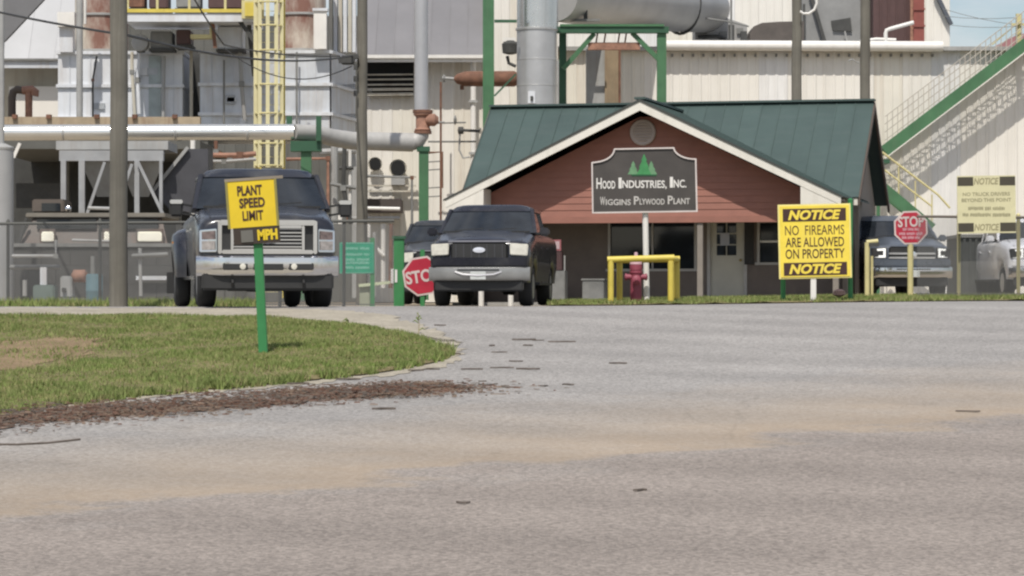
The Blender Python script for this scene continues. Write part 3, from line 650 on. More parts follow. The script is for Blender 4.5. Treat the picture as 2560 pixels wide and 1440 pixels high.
# exterior stair on the right wall
st = thing('green_stair', 'green steel outside stair climbing the cream wall at the right edge', 'stair', P(2210, 730, 93.6))
Ys = 93.75
A, B = P(2212, 378, Ys), P(2600, 84, Ys)
MB().bar(A, B, .08, .40).build('stringer', mGreen, st)
MB().bar(A+Vector((0, .95, 0)), B+Vector((0, .95, 0)), .06, .26).build('stringer', mGreen, st)
MB().bar(A+Vector((0, -.045, -.24)), B+Vector((0, -.045, -.24)), .03, .035).build('lower_flange', mCream, st)
nt_ = 22
tread = None; d = (B-A)/nt_
for i in range(nt_):
    c = A+d*(i+.5)+Vector((0, .475, .02))
    if tread is None:
        mb = MB()
        for q in range(5): mb.box((-.12+.06*q, 0, 0), (.018, .86, .03))
        for q in range(4): mb.box((0, -.4+.26*q, 0), (.27, .02, .028))
        tread = mb.build('tread', mGreenD, st, world=False); o = tread
    else: o = dup(tread, st)
    o.location = c-st.location
mRailC = mat('dull_cream_rail', (.43, .40, .345), .8, var=.1)
for hgt in (.35, .62, .88, 1.12): MB().tube([A+Vector((0, 0, hgt)), B+Vector((0, 0, hgt))], .015, 6).build('handrail', mRailC, st, smooth=True)
for i in range(30):
    p = A.lerp(B, (i+.5)/30); MB().bar(p, p+Vector((0, 0, 1.12)), .024, .03).build('baluster', mRailC, st)
A2, B2 = P(2205, 468, 92.7), P(2330, 572, 92.7)
MB().bar(A2, B2, .08, .36).build('stringer', mGreen, st); MB().bar(A2+Vector((0, .8, 0)), B2+Vector((0, .8, 0)), .06, .3).build('stringer', mGreen, st)
MB().tube([P(2205, 380, 92.7), P(2345, 487, 92.7), P(2375, 520, 92.7)], .035, 8).build('handrail', mYelP, st, smooth=True)
MB().tube([P(2205, 420, 92.7), P(2330, 516, 92.7)], .03, 8).build('handrail', mYelP, st, smooth=True)
for q in range(4):
    p = A2.lerp(B2, q/3); MB().cyl(p, p+Vector((0, 0, 1.1)), .022, 8).build('baluster', mYelP, st)
MB().pxbox(2190, 398, 2225, 408, 92.7, 2.).build('landing', mGreenD, st)
MB().pxbox(2192, 408, 2200, 740, 92.9, .12).build('landing_leg', mGreen, st)
t = thing('stair_head_post', 'pale tan post standing above the green stair head', 'post', P(2547, 108, 94))
MB().pxbox(2541, 34, 2553, 122, 94, .14).build('shaft', mYelP, t); MB().pxbox(2528, 58, 2566, 64, 93.95, .08).build('crossbar', mYelP, t)
MB().tube([P(2541, 60, 94), P(2480, 112, 94)], .02, 6).build('stay_wire', mYelP, t)
for (a, b) in (((2358, 40), (2541, 44)), ((2358, 22), (2541, 62)), ((2370, 62), (2541, 66))):
    p0, p1 = P(a[0], a[1], 96), P(b[0], b[1], 94.2); mid = p0.lerp(p1, .5)-Vector((0, 0, .06))
    o = MB().tube([p0, p0.lerp(p1, .25)-Vector((0, 0, .045)), mid, p0.lerp(p1, .75)-Vector((0, 0, .045)), p1], .010, 5).build('overhead_cable', mGreyEq); tag(o, {40: 'middle', 22: 'uppermost', 62: 'lowest'}[a[1]]+' of the three thin cables crossing the sky patch at top right', 'cable')
t = thing('red_roof_ridge', 'sliver of a red and white roof low behind the stair head', 'roof', P(2500, 122, 120))
MB().prism([P(2470, 125, 120), P(2548, 84, 120), P(2700, 84, 120), P(2700, 125, 120)], (0, 4, 0)).build('roof_sheet', mat('pinkish_red_roof', (.33, .16, .17), .6), t)
MB().prism([P(2468, 128, 119.8), P(2700, 128, 119.8), P(2700, 160, 119.8), P(2468, 160, 119.8)], (0, 4, 0)).build('wall', mWhite, t)

# cream process building, left of the gatehouse, and its grey awning roof
pb = thing('process_building', 'cream sheet metal process building with louvres and two round wall ports', 'building', (wx(1150, 94), 94, 0))
corrugated('p', wx(905, 94), wx(1213, 94), 0, wz(152, 94), 94, mCream, pb, .9)
corrugated('p', wx(1214, 94), wx(1395, 94), 0, wz(-60, 94), 94, mCream, pb, .9)
MB().box2((wx(1214, 94), 94.1, 0), (wx(1395, 94), 105, wz(-60, 94))).build('tall_bay_core', mCreamD, pb)
MB().box2((wx(905, 94), 94.1, 0), (wx(1213, 94), 105, wz(165, 94))).build('building_core', mCreamD, pb)
ra, rb = wx(890, 93.1), wx(1212, 93.1); ze = wz(140, 93.1)
nxp = 7; pwr = (rb-ra)/nxp; fst = None
rl = math.hypot(5.0, 4.2); ra_ = math.atan2(4.2, 5.0)
for i in range(nxp):
    if fst is None: fst = rib_panel(rl, pwr, 'awning_panel').build('awning_panel', mat('grey_awning_sheet', (.195, .19, .197), .55, .1, var=.10, scale=.6), pb, world=False); o = fst
    else: o = dup(fst, pb)
    o.location = Vector((ra+(i+.5)*pwr, 93.1+5.0, ze+4.2))-pb.location; o.rotation_euler = (0, ra_, -math.pi/2)
MB().box2((ra, 93.02, ze-.20), (rb, 93.08, ze+.03)).build('awning_fascia', mWhite, pb)
MB().box2((ra, 92.94, ze-.08), (rb, 93.018, ze+.02)).build('awning_gutter', mWhite, pb)
MB().pxbox(917, 156, 1034, 240, 93.8, .06).build('louvre_opening', mat('black_void', (.012, .012, .012), .9), pb)
for yy in (187, 199, 212, 224, 236):
    MB().bar(P(917, yy, 93.72), P(1034, yy-1, 93.72), .05, .05 if yy < 220 else .09).build('louvre_slat', mCreamD, pb)
for (px_, py_, r_) in ((938, 410, 15), (995, 420, 19)):
    rr = r_/F*93.2
    pt = MB().lathe(P(px_, py_, 93.7), [(rr*1.05, -.02), (rr*1.15, -.06), (rr*1.15, .05)], 24, 'y').build('wall_port', mCreamD, pb, smooth=True)
    MB().lathe(P(px_, py_, 93.6), [(rr*.98, -.01), (rr*.98, .02)], 24, 'y').build('port_hole', mat('black_void', (.012, .012, .012)), pt)
MB().pxbox(978, 440, 1012, 462, 93.5, .1).build('port_stain_plate', mGreyP, pb)
for yy in (440, 462, 476): MB().pxbox(917, yy, 1040, yy+4, 93.6, .1).build('wall_batten', mCreamD, pb)
MB().pxbox(905, 497, 1002, 529, 92, 1.8).build('lean_to_canopy', mat('dark_brown_canopy', (.07, .055, .05), .8), pb)
t = thing('white_downpipe', 'slim white downpipe on the cream wall left of the gatehouse roof', 'pipe', P(1183, 740, 93.5))
MB().cyl(P(1183, 760, 93.5), P(1183, 150, 93.5), .09, 12).build('pipe', mWhite, t, smooth=True)
for yy in (250, 380, 500): MB().pxbox(1172, yy, 1194, yy+6, 93.35, .08).build('bracket', mGreyP, t)
# thin conduits and small valves on the cream wall
cd = thing('wall_conduits', 'thin rusty conduits and hand valves running over the cream wall', 'pipes', P(1102, 740, 92.5))
MB().tube([P(1102, 560, 92.5), P(1102, 205, 92.5)], .035, 8).build('riser', mRust, cd); MB().tube([P(1070, 354, 92.5), P(1190, 354, 92.5)], .03, 8).build('run', mGreyEq, cd)
MB().tube([P(1092, 308, 92.5), P(1165, 306, 92.5)], .025, 8).build('run', mGreyEq, cd); MB().tube([P(1105, 470, 92.5), P(1105, 380, 92.5), P(1070, 382, 92.5)], .04, 8).build('branch', mRust, cd)
MB().tube([P(1150, 325, 92.3), P(1200, 328, 92.3)], .045, 8).build('handle_pipe', mDark, cd); MB().lathe(P(1152, 326, 92.3), [(.02, -.1), (.12, -.08), (.12, .08), (.02, .1)], 14, 'x').build('valve_body', mDark, cd, smooth=True)
MB().tube([P(1150, 330, 92.3), P(1148, 375, 92.3), P(1158, 395, 92.3), P(1175, 392, 92.3)], .03, 8).build('drain_loop', mGreyP, cd, smooth=True)
MB().lathe(P(1138, 300, 92.3), [(.03, -.05), (.15, -.02), (.15, .02), (.03, .05)], 14, 'x').build('hand_wheel', mGreyEq, cd, smooth=True)
for yy in (405, 425, 470, 492): MB().tube([P(1070, yy, 92.6), P(1103, yy-2, 92.6)], .02, 6).build('tie', mGreyEq, cd)
t = thing('brown_filter_drum', 'horizontal rusty brown drum sticking out beside the green column', 'drum', P(1210, 198, 91))
MB().lathe(P(1210, 197, 91), [(.05, -.95), (.16, -.85), (.20, -.7), (.24, -.6), (.25, .95), (.2, 1.05)], 18, 'x').build('drum_body', mRust, t, smooth=True)
MB().cyl(P(1135, 197, 91), P(1105, 195, 91), .05, 10).build('nozzle', mGreyP, t); MB().lathe(P(1110, 196, 91), [(.12, -.03), (.12, .03)], 12, 'x').build('flange', mGreyEq, t)
MB().pxbox(1150, 213, 1160, 224, 91, .1).build('foot', mRust, t)

# silver round duct, its elbow run and the green trestle
dt = thing('silver_round_duct', 'large shiny silver round duct standing behind the gatehouse and turning right', 'duct', P(1342, 730, 86))
Yd = 86.; rD = 50/F*Yd
MB().cyl(P(1342, 740, Yd), P(1342, 74, Yd), rD, 36).build('lower_shaft', mat('dull_silver_duct', (.52, .52, .52), .38, .55, var=.12, scale=1.2), dt, smooth=True)
MB().cyl(P(1344, 74, Yd), P(1344, -120, Yd), rD*1.03, 36).build('upper_shaft', mSteel, dt, smooth=True)
MB().lathe(P(1342, 74, Yd), [(rD*1.02, -.04), (rD*1.06, -.03), (rD*1.06, .03), (rD*1.02, .04)], 36).build('seam_band', mSteelD, dt, smooth=True)
for yy in (150, 215): MB().lathe(P(1342, yy, Yd), [(rD*1.0, -.02), (rD*1.012, -.015), (rD*1.012, .015), (rD*1.0, .02)], 36).build('seam_band', mSteelD, dt, smooth=True)
MB().pxbox(1320, 228, 1338, 258, Yd-rD-.05, .12).build('inspection_door', mGalvL, dt); MB().pxbox(1326, 240, 1333, 252, Yd-rD-.09, .05).build('latch', mDark, dt)
MB().tube([P(1395, 262, Yd-.3), P(1395, 150, Yd-.3)], .03, 8).build('conduit', mGreyP, dt)
hr = 62/F*90
pts = [P(1385, -10, 88), P(1450, -8, 90), P(1560, -2, 94), P(1690, 11, 97.6), P(1735, 16, 99.2), P(1765, 22, 101.5)]
MB().tube(pts, [hr, hr*1.12, hr*1.2, hr*1.2, hr*1.15, hr*1.1], 32).build('cross_run', mat('dusty_silver_duct', (.44, .435, .425), .45, .35, var=.14, scale=.9), dt, smooth=True, ang=60)
ringp = [P(1704, 12, 98)+Vector((math.sin(a)*hr*.75, -math.sin(a)*hr*1.1, math.cos(a)*hr*1.27)) for a in np.linspace(0, 2*math.pi, 28)[:-1]]
MB().tube(ringp, .05, 8, closed=True).build('flange_ring', mDark, dt, smooth=True)
MB().pxbox(1459, -20, 1469, 48, 88.7, .08).build('hanger_strap', mDark, dt); MB().pxbox(1425, 47, 1500, 53, 88.6, .1).build('saddle_plate', mGreyEq, dt)
tr = thing('green_trestle', 'green steel trestle with diagonal braces carrying the silver duct', 'trestle', P(1640, 730, 88))
def colm(x0, y0, x1, y1, Y, nm='column', m=mGreen): 
    a, b = P(x0, y1, Y), P(x1, y0, Y); cx_ = (a.x+b.x)/2; wd_ = b.x-a.x
    mb = MB(); mb.box2((a.x, Y-.01, a.z), (b.x, Y+.02, b.z)); mb.box2((a.x, Y+wd_-.02, a.z), (b.x, Y+wd_+.01, b.z)); mb.box2((cx_-.02, Y+.02, a.z), (cx_+.02, Y+wd_-.02, b.z))
    return mb.build(nm, m, tr)
colm(1643, 84, 1666, 742, 88); colm(1398, 70, 1416, 742, 88.6, m=mGreenD)
MB().pxbox(1392, 66, 1672, 82, 87.9, .3).build('cap_beam', mGreenD, tr); MB().pxbox(1400, 60, 1660, 66, 87.85, .4).build('cap_flange', mGreen, tr)
MB().bar(P(1486, 84, 88.1), P(1408, 172, 88.1), .14, .14).build('brace', mGreen, tr); MB().bar(P(1580, 82, 88.1), P(1650, 152, 88.1), .14, .14).build('brace', mGreen, tr)
for px_ in (1490, 1510, 1545, 1562): MB().bar(P(px_+4, 82, 88.2), P(px_, 108, 88.2), .05, .05).build('strut', mRust, tr)
MB().pxbox(1470, 106, 1600, 124, 88.1, .25).build('lower_beam', mRustL, tr)
t = thing('green_tall_column', 'tall bright green steel column left of the silver duct', 'column', P(1220, 740, 85))
a = P(1207, 750, 85); b = P(1235, -60, 85)
mb = MB(); mb.box2((a.x, 85, a.z), (b.x, 85.03, b.z)); mb.build('flange', mGreen, t)
MB().box2((a.x+.14, 85.03, a.z), (a.x+.19, 85.28, b.z)).build('web', mGreen, t); MB().box2((a.x, 85.28, a.z), (b.x, 85.31, b.z)).build('flange', mGreen, t)
MB().pxbox(1236, 49, 1292, 56, 85.1, .1).build('girt', mGreenD, t); MB().bar(P(1236, 240, 85.1), P(1290, 185, 85.1), .05, .05).build('knee_brace', mGreenD, t)
t = thing('square_stack_pair', 'grey and tan square flue standing under the green trestle', 'flue', P(1505, 740, 90))
MB().pxbox(1466, 122, 1512, 745, 90, .8).build('grey_leaf', mGreyP, t); MB().pxbox(1512, 120, 1546, 745, 89.9, .8).build('tan_leaf', mat('tan_rusted_sheet', (.25, .19, .12), .7, var=.2, streak=.4), t); MB().pxbox(1546, 120, 1552, 745, 89.95, .2).build('corner_angle', mRust, t)
t = thing('black_fan_motor', 'small dark fan motor hanging between green column and silver duct', 'motor', P(1275, 130, 87.5))
MB().lathe(P(1276, 118, 87.5), [(.1, -.22), (.24, -.18), (.26, .1), (.14, .2)], 16, 'z').build('housing', mDark, t, smooth=True); MB().pxbox(1258, 94, 1290, 104, 87.4, .3).build('cover', mWhite, t); MB().tube([P(1268, 140, 87.5), P(1272, 158, 87.5), P(1290, 166, 87.5)], .05, 8).build('hose', mDark, t)

# ------------------------------------------------------------------ left process plant
gs = thing('grey_shed', 'dark weathered grey shed closing the yard behind the hoppers', 'building', (wx(400, 104), 104, 0))
corrugated('p', wx(-120, 104), wx(905, 104), 0, wz(40, 104), 104, mShed, gs, 1.1)
MB().box2((wx(-120, 104), 104.1, 0), (wx(905, 104), 112, wz(40, 104))).build('shed_core', mShed, gs)
rf = thing('sloping_grey_roof', 'pale grey sloping metal roof in the top left corner', 'roof', P(80, 160, 97))
nr = 5; xa_, xb_ = wx(-60, 97), wx(262, 97); pwr = (xb_-xa_)/nr; fst = None
for i in range(nr):
    if fst is None: fst = rib_panel(math.hypot(3.2, 4.4), pwr, 'roof_panel').build('roof_panel', mat('pale_grey_roof_sheet', (.36, .365, .375), .5, .1, var=.1, scale=.6), rf, world=False); o = fst
    else: o = dup(fst, rf)
    o.location = Vector((xa_+(i+.5)*pwr, 97+3.2, wz(150, 97)+4.4))-rf.location; o.rotation_euler = (0, math.atan2(4.4, 3.2), -math.pi/2)
MB().pxbox(-60, 150, 145, 170, 96.9, .1).build('fascia', mGalv, rf); MB().pxbox(-60, 146, 145, 151, 96.8, .1).build('gutter', mGreyEq, rf)
MB().pxbox(-60, 170, 145, 300, 98.5, .1).build('recessed_wall', mCreamD, rf); 
MB().pxbox(22, 216, 146, 300, 97.6, .5).build('parapet_wall', mCream, rf)
cg = thing('roof_shade_slab', 'dark grey slab painting a diagonal shadow over the top left roof', 'painted shade', P(20, 60, 92))
MB().prism([P(-80, 170, 92), P(14, 100, 92), P(112, -4, 92), P(180, -80, 92), P(-80, -80, 92)], (0, .25, 0)).build('shade_slab', mat('painted_shade_grey', (.16, .16, .165), .7, var=.08), cg)  # thin slab whose dark grey imitates a shadow across the sloping roof
t = thing('gooseneck_vent', 'rusty double gooseneck vent pipe on the low cream parapet at left', 'pipe', P(55, 300, 94))
MB().tube([P(30, 302, 94), P(30, 245, 94), P(33, 230, 94), P(42, 224, 94), P(60, 226, 94)], .13, 12).build('bend', mat('dark_rust_pipe', (.10, .08, .065), .8), t, smooth=True)
MB().tube([P(56, 226, 94), P(80, 224, 94), P(88, 230, 94), P(86, 240, 94)], .14, 12).build('bend', mRustL, t, smooth=True); MB().tube([P(72, 302, 94), P(72, 240, 94), P(70, 226, 94)], .12, 12).build('riser', mRustL, t, smooth=True)
t = thing('pipe_rack_beam', 'tan rusty beam running above the long silver pipe', 'beam', P(230, 308, 80))
MB().pxbox(-40, 292, 500, 311, 80, .3).build('beam', mat('tan_beam', (.36, .29, .20), .7, var=.2, streak=.5), t)
for px_ in (30, 115, 235, 330, 430): MB().pxbox(px_, 286, px_+12, 296, 79.9, .2).build('clip', mRust, t)

def panel_box(name, label, x0, x1, y0, y1, Y, dep, rows, m, side=0.):
    t = thing(name, label, 'precipitator', P((x0+x1)/2, y1, Y))
    rows = [y0]+list(rows)+[y1]
    for i in range(len(rows)-1):
        a, b = P(x0, rows[i+1], Y), P(x1, rows[i], Y)
        MB().box2((a.x, Y, a.z+.005), (b.x, Y+dep, b.z-.005)).build('casing_panel', m, t)
    for r_ in rows:
        a, b = P(x0-4, r_+4, Y), P(x1+4, r_-4, Y)
        MB().box2((a.x, Y-.09, a.z), (b.x, Y+dep+.09, b.z)).build('stiffener', mGalvL, t)
    return t
bx1 = panel_box('panelled_casing', 'left galvanised panelled casing with stiffener bands above the long pipe', 145, 456, 132, 296, 86, 4, [215], mGalvL)
bx2 = panel_box('panelled_casing', 'right galvanised panelled casing with dark shaded end behind the yellow ladder', 500, 824, 130, 338, 86, 4, [211, 285], mGalv)
# angled right end of the right casing
for (ya, yb) in ((130, 211), (211, 285), (285, 338)):
    a, b = P(828, yb, 86), P(890, ya, 86+3.5)
    MB().prism([(a.x, 86.02, a.z+.02), (b.x, 89.2, a.z+.02), (b.x, 89.2, b.z-.4+.4*(ya > 200)), (a.x, 86.02, P(828, ya, 86).z-.02)], (0, 0.05, 0)).build('end_panel', mGalv, bx2)
for ya in (130, 211, 285):
    a = P(828, ya, 86); b = P(892, ya, 89.2); MB().bar((a.x, 85.98, a.z), (b.x, 89.15, a.z), .1, .09).build('end_stiffener', mGalvL, bx2)
MB().pxbox(372, 140, 402, 292, 85.94, .06).build('stain_panel', mat('bluegrey_stained_sheet', (.33, .38, .38), .5, var=.25), bx1)
# legs below
for px_ in (520, 640, 760, 880): MB().pxbox(px_, 338, px_+16, 745, 87, .25).build('leg', mGreyP, bx2)
MB().pxbox(500, 338, 880, 352, 86.5, .3).build('base_beam', mGreyP, bx2)
for px_ in (160, 300, 440): MB().pxbox(px_, 296, px_+12, 745, 88, .2).build('leg', mGreyEq, bx1)
t = thing('dark_gap_column', 'dark narrow flue filling the gap between the two panelled casings', 'flue', P(480, 300, 88))
MB().pxbox(454, 128, 506, 308, 88.5, 1).build('flue', mDark, t); MB().pxbox(474, 120, 482, 300, 86.2, .08).build('conduit', mCreamD, t)
# stained tanks on top
def tank(label, x0, x1, y1, Y, m):
    t = thing('stained_tank', label, 'tank', P((x0+x1)/2, y1, Y)); r_ = (x1-x0)/2/F*Y; c = P((x0+x1)/2, y1, Y)
    MB().cyl(c, c+Vector((0, 0, 3.6)), r_, 32).build('shell', m, t, smooth=True)
    for q in (.02, 1.1): MB().lathe(c+Vector((0, 0, q)), [(r_, -.04), (r_+.05, -.03), (r_+.05, .03), (r_, .04)], 32).build('hoop', mGreyP, t, smooth=True)
    return t
tank('rust stained cream tank above the left panelled casing', 188, 320, 132, 86.9, mRustTank)
tank('rust streaked cream tank above the right panelled casing', 688, 815, 130, 86.9, mRustTank)
t = thing('white_riser_box', 'small bright white riser boxed beside the left stained tank', 'box', P(163, 132, 85.8)); MB().pxbox(143, 30, 186, 66, 85.5, .6).build('upper_box', mWhite, t); MB().pxbox(148, 66, 182, 130, 85.7, .4).build('lower_box', mGalvL, t)
t = thing('tall_grey_pipe', 'slender grey pipe standing in front of the left panelled casing', 'pipe', P(198, 310, 84.5)); MB().cyl(P(199, 310, 84.5), P(199, -40, 84.5), .095, 14).build('pipe', mGreyP, t, smooth=True); MB().cyl(P(212, 60, 84.6), P(212, -40, 84.6), .05, 10).build('thin_pipe', mWhite, t, smooth=True)
MB().lathe(P(199, 302, 84.5), [(.16, -.05), (.16, .05)], 14).build('flange', mRust, t)
t = thing('clad_riser', 'ribbed pale clad riser at the right end of the casing', 'riser', P(858, 130, 88.5))
for i, px_ in enumerate((822, 834, 846, 858, 870, 880)): MB().pxbox(px_, -40, px_+9, 130, 88.4+.1*i, .5).build('cladding_strip', mGalvL if i % 2 else mCreamD, t)
t = thing('white_highlight_plate', 'bright white plate painting the highlight of the right stained tank', 'plate', P(800, 130, 86.3)); MB().pxbox(784, 26, 816, 122, 85.55, .3).build('plate', mWhite, t); MB().pxbox(781, 20, 819, 27, 85.5, .4).build('cap', mGalvL, t)  # white plate stands in for the upright highlight on the tank
# platform with yellow rail and machinery
pf = thing('yellow_rail_platform', 'raised platform with yellow toe rail above the casings', 'platform', P(480, 60, 84))
MB().pxbox(312, 34, 640, 54, 84, 2.4).build('deck_beam', mGalvL, pf); MB().pxbox(312, 22, 640, 31, 83.95, .05).build('toe_rail', mYel, pf)
for px_ in (316, 390, 470, 560, 632): MB().pxbox(px_, -60, px_+6, 24, 83.97, .06).build('rail_post', mYelP, pf)
MB().pxbox(312, -16, 640, -10, 83.95, .05).build('hand_rail', mYel, pf)
MB().bar(P(600, 54, 84.2), P(648, 120, 84.2), .12, .12).build('bracket', mDark, pf); MB().pxbox(604, 0, 660, 46, 83.9, .06).build('ladder_gate', mYelP, pf); MB().pxbox(612, 6, 652, 40, 83.86, .02).build('gate_infill', mYel, pf)
for i, (x0, x1, y0, y1, m_) in enumerate(((322, 360, -8, 20, mRust), (372, 420, -14, 22, mMaroon), (440, 500, -10, 20, mGreyEq), (520, 606, -12, 22, mMaroon))):
    t = thing('platform_machine', ['small rusty gear box', 'dark maroon fan casing', 'grey drive housing', 'wide maroon machine casing'][i]+' on the yellow railed platform', 'machine', P((x0+x1)/2, 33, 85))
    MB().pxbox(x0, y0-20, x1, y1, 84.8, .8).build('casing', m_, t, bevel=.04); MB().pxbox(x0-3, y1, x1+3, 33, 84.75, .9).build('plinth', mDark, t)
for i, (x0, x1, y0, y1, m_) in enumerate(((330, 372, 70, 128, mGreyP), (376, 430, 78, 126, mGreyEq), (440, 476, 74, 118, mMaroon), (544, 606, 66, 128, mGalv))):
    t = thing('hung_machine', ['pale round motor', 'dark grey gearbox', 'brown drive casing', 'grey louvred housing'][i]+' under the railed platform on the casing top', 'machine', P((x0+x1)/2, 130, 85.4))
    if i == 0: MB().lathe(P(351, 108, 85.2), [(.08, -.25), (.24, -.2), (.26, .15), (.1, .25)], 18, 'y').build('motor_body', m_, t, smooth=True); MB().pxbox(342, 118, 360, 130, 85.2, .3).build('mount', mDark, t)
    else: MB().pxbox(x0, y0, x1, y1-6, 85.2, .9).build('casing', m_, t, bevel=.03); MB().pxbox(x0-4, y1-6, x1+4, y1+1, 85.15, 1.).build('plinth', mDark, t)
t = thing('yellow_step', 'small yellow step bracket under the platform', 'step', P(505, 95, 84.6)); MB().pxbox(476, 86, 530, 96, 84.5, .4).build('tread', mYelP, t); MB().pxbox(524, 58, 530, 86, 84.5, .08).build('hanger', mYelP, t); MB().bar(P(532, 60, 84.5), P(538, 120, 84.5), .1, .1).build('rusty_post', mRust, t)

# caged yellow ladder
ld = thing('caged_yellow_ladder', 'tall yellow caged ladder in front of the right panelled casing', 'ladder', P(680, 745, 83))
for px_, w_ in ((646, 15), (709, 7)): MB().pxbox(px_-w_/2, -60, px_+w_/2, 745, 83.2, .1).build('rail', mYel, ld)
for yy in range(-50, 740, 26): MB().cyl(P(644, yy, 83.25), P(704, yy, 83.25), .009, 5).build('rung', mYelP, ld)
ca = P(673, 0, 83.2); rc = 36/F*83
for yy in (8, 66, 128, 213, 285, 360, 415):
    ctr = P(673, yy, 83.2); MB().tube([ctr+Vector((rc*math.cos(a), -rc*1.2*math.sin(a), 0)) for a in np.linspace(0, math.pi, 13)], .028, 6).build('cage_hoop', mYelP, ld)
for a in (25, 55, 90, 125, 155):
    q = Vector((rc*math.cos(R(a)), -rc*1.2*math.sin(R(a)), 0)); MB().bar(P(673, -60, 83.2)+q, P(673, 420, 83.2)+q, .11, .02).build('cage_bar', mat('pale_cage_yellow', (.62, .57, .34), .6, var=.1), ld)

# long silver pipe, elbow, riser, supports
lp = thing('long_silver_pipe', 'long shiny silver pipe running across the left plant to a rusty valve riser', 'pipe', P(400, 332, 76))
Yp = 76.; rp = 20/F*Yp
MB().cyl(P(-60, 332, Yp), P(736, 330, Yp), rp, 28).build('bright_run', mat('bright_silver_pipe', (.80, .80, .77), .24, .75, var=.05), lp, smooth=True)
MB().tube([P(734, 330, Yp), P(790, 333, Yp+.4), P(830, 344, Yp+1), P(880, 352, Yp+1.4), P(1030, 356, Yp+2)], [rp, rp*1.05, rp*1.1, rp*1.15, rp*1.2], 28).build('dull_run', mat('dusty_pipe_jacket', (.42, .41, .39), .6, .15, var=.15), lp, smooth=True)
MB().tube([P(1020, 356, Yp+2), P(1044, 352, Yp+2), P(1054, 338, Yp+2), P(1056, 322, Yp+2)], [rp*1.15, rp*1.1, rp*.95, rp*.9], 20).build('elbow', mat('dusty_pipe_jacket', (.42, .41, .39)), lp, smooth=True)
MB().cyl(P(1053, 275, Yp+2), P(1053, -80, Yp+2), rp*.88, 24).build('riser', mat('grey_riser_jacket', (.46, .46, .47), .4, .4, var=.08), lp, smooth=True)
vb = MB().lathe(P(1057, 306, Yp+2), [(.2, -.24), (.23, -.2), (.19, -.15), (.19, .15), (.25, .2), (.25, .3), (.2, .33)], 20).build('valve', mRustL, lp, smooth=True)
MB().lathe(P(1057, 279, Yp+2), [(.27, -.04), (.27, .04)], 20).build('flange', mRust, vb); MB().lathe(P(1057, 331, Yp+2), [(.24, -.04), (.24, .04)], 20).build('flange', mRust, vb)
MB().lathe(P(1078, 300, Yp+1.9), [(.1, -.15), (.17, -.05), (.17, .1), (.08, .2)], 14, 'x').build('actuator', mRustL, vb, smooth=True); MB().cyl(P(1090, 306, Yp+1.9), P(1112, 305, Yp+1.9), .02, 6).build('stem', mGreyP, vb)
for px_ in (160, 440, 620): MB().lathe(P(px_, 331.5, Yp), [(rp, -.03), (rp*1.04, -.02), (rp*1.04, .02), (rp, .03)], 28, 'x').build('jacket_band', mSteelD, lp, smooth=True)
gp = thing('green_pipe_support', 'green steel tee support under the long silver pipe beside the dark truck', 'support', P(766, 745, Yp))
MB().pxbox(752, 372, 778, 750, Yp-.1, .26).build('column', mGreen, gp); MB().pxbox(726, 352, 802, 378, Yp-.2, .5).build('saddle', mGreenD, gp); MB().pxbox(790, 290, 803, 352, Yp-.35, .1).build('strap', mGreenD, gp); MB().pxbox(716, 290, 730, 312, Yp+.3, .1).build('clip', mGreenD, gp)
t = thing('green_elbow_column', 'green column below the rusty valve riser', 'column', P(1059, 745, Yp+2)); MB().pxbox(1047, 374, 1071, 750, Yp+1.9, .28).build('shaft', mGreen, t); MB().pxbox(1042, 366, 1074, 378, Yp+1.85, .38).build('head_plate', mGreenD, t)

# hoppers on white legs at lower left
hp = thing('twin_hopper_frame', 'pale grey twin hopper stand with white braced legs behind the left fence', 'hopper', P(280, 745, 70))
mHop = mat('hopper_grey', (.31, .315, .32), .6, var=.15, streak=.4, scol=(.28, .26, .24)); MB().pxbox(148, 376, 408, 402, 70, .25).build('top_beam', mHop, hp); MB().pxbox(140, 352, 420, 374, 70.3, 2.).build('bin_base', mGreyP, hp)
for c_, hw_ in ((262, 62), (352, 58)):
    MB().hexa([P(c_-hw_, 402, 70.3), P(c_+hw_, 402, 70.3), P(c_+20, 492, 70.9), P(c_-20, 492, 70.9), P(c_-hw_, 402, 72.2), P(c_+hw_, 402, 72.2), P(c_+20, 492, 71.4), P(c_-20, 492, 71.4)]).build('hopper_cone', mGreyP, hp)
for px_, w_, y1 in ((158, 13, 690), (204, 15, 690), (278, 11, 640), (342, 12, 690), (402, 8, 690)): MB().pxbox(px_-w_/2, 402, px_+w_/2, 760, 69.9 if y1 == 690 else 71.5, .12).build('leg', mHop, hp)
for a, b in (((262, 405), (212, 552)), ((345, 405), (412, 545)), ((208, 585), (168, 690)), ((330, 410), (300, 500))): MB().bar(P(*a, 69.8), P(*b, 69.8), .07, .07).build('brace', mHop, hp)
for px_ in (158, 204): MB().pxbox(px_-14, 735, px_+14, 748, 69.7, .3).build('foot_plate', mGreyEq, hp)
t = thing('inclined_dark_chute', 'dark slanted conveyor chute entering behind the big dark truck', 'chute', P(440, 560, 71)); MB().prism([P(384, 478, 71), P(470, 372, 71), P(520, 372, 71), P(520, 540, 71), P(420, 520, 71)], (0, 1.2, 0)).build('chute_shell', mat('dark_chute_sheet', (.06, .06, .068), .6, var=.2), t); MB().bar(P(380, 480, 70.9), P(470, 368, 70.9), .08, .08).build('edge_angle', mGreyP, t)
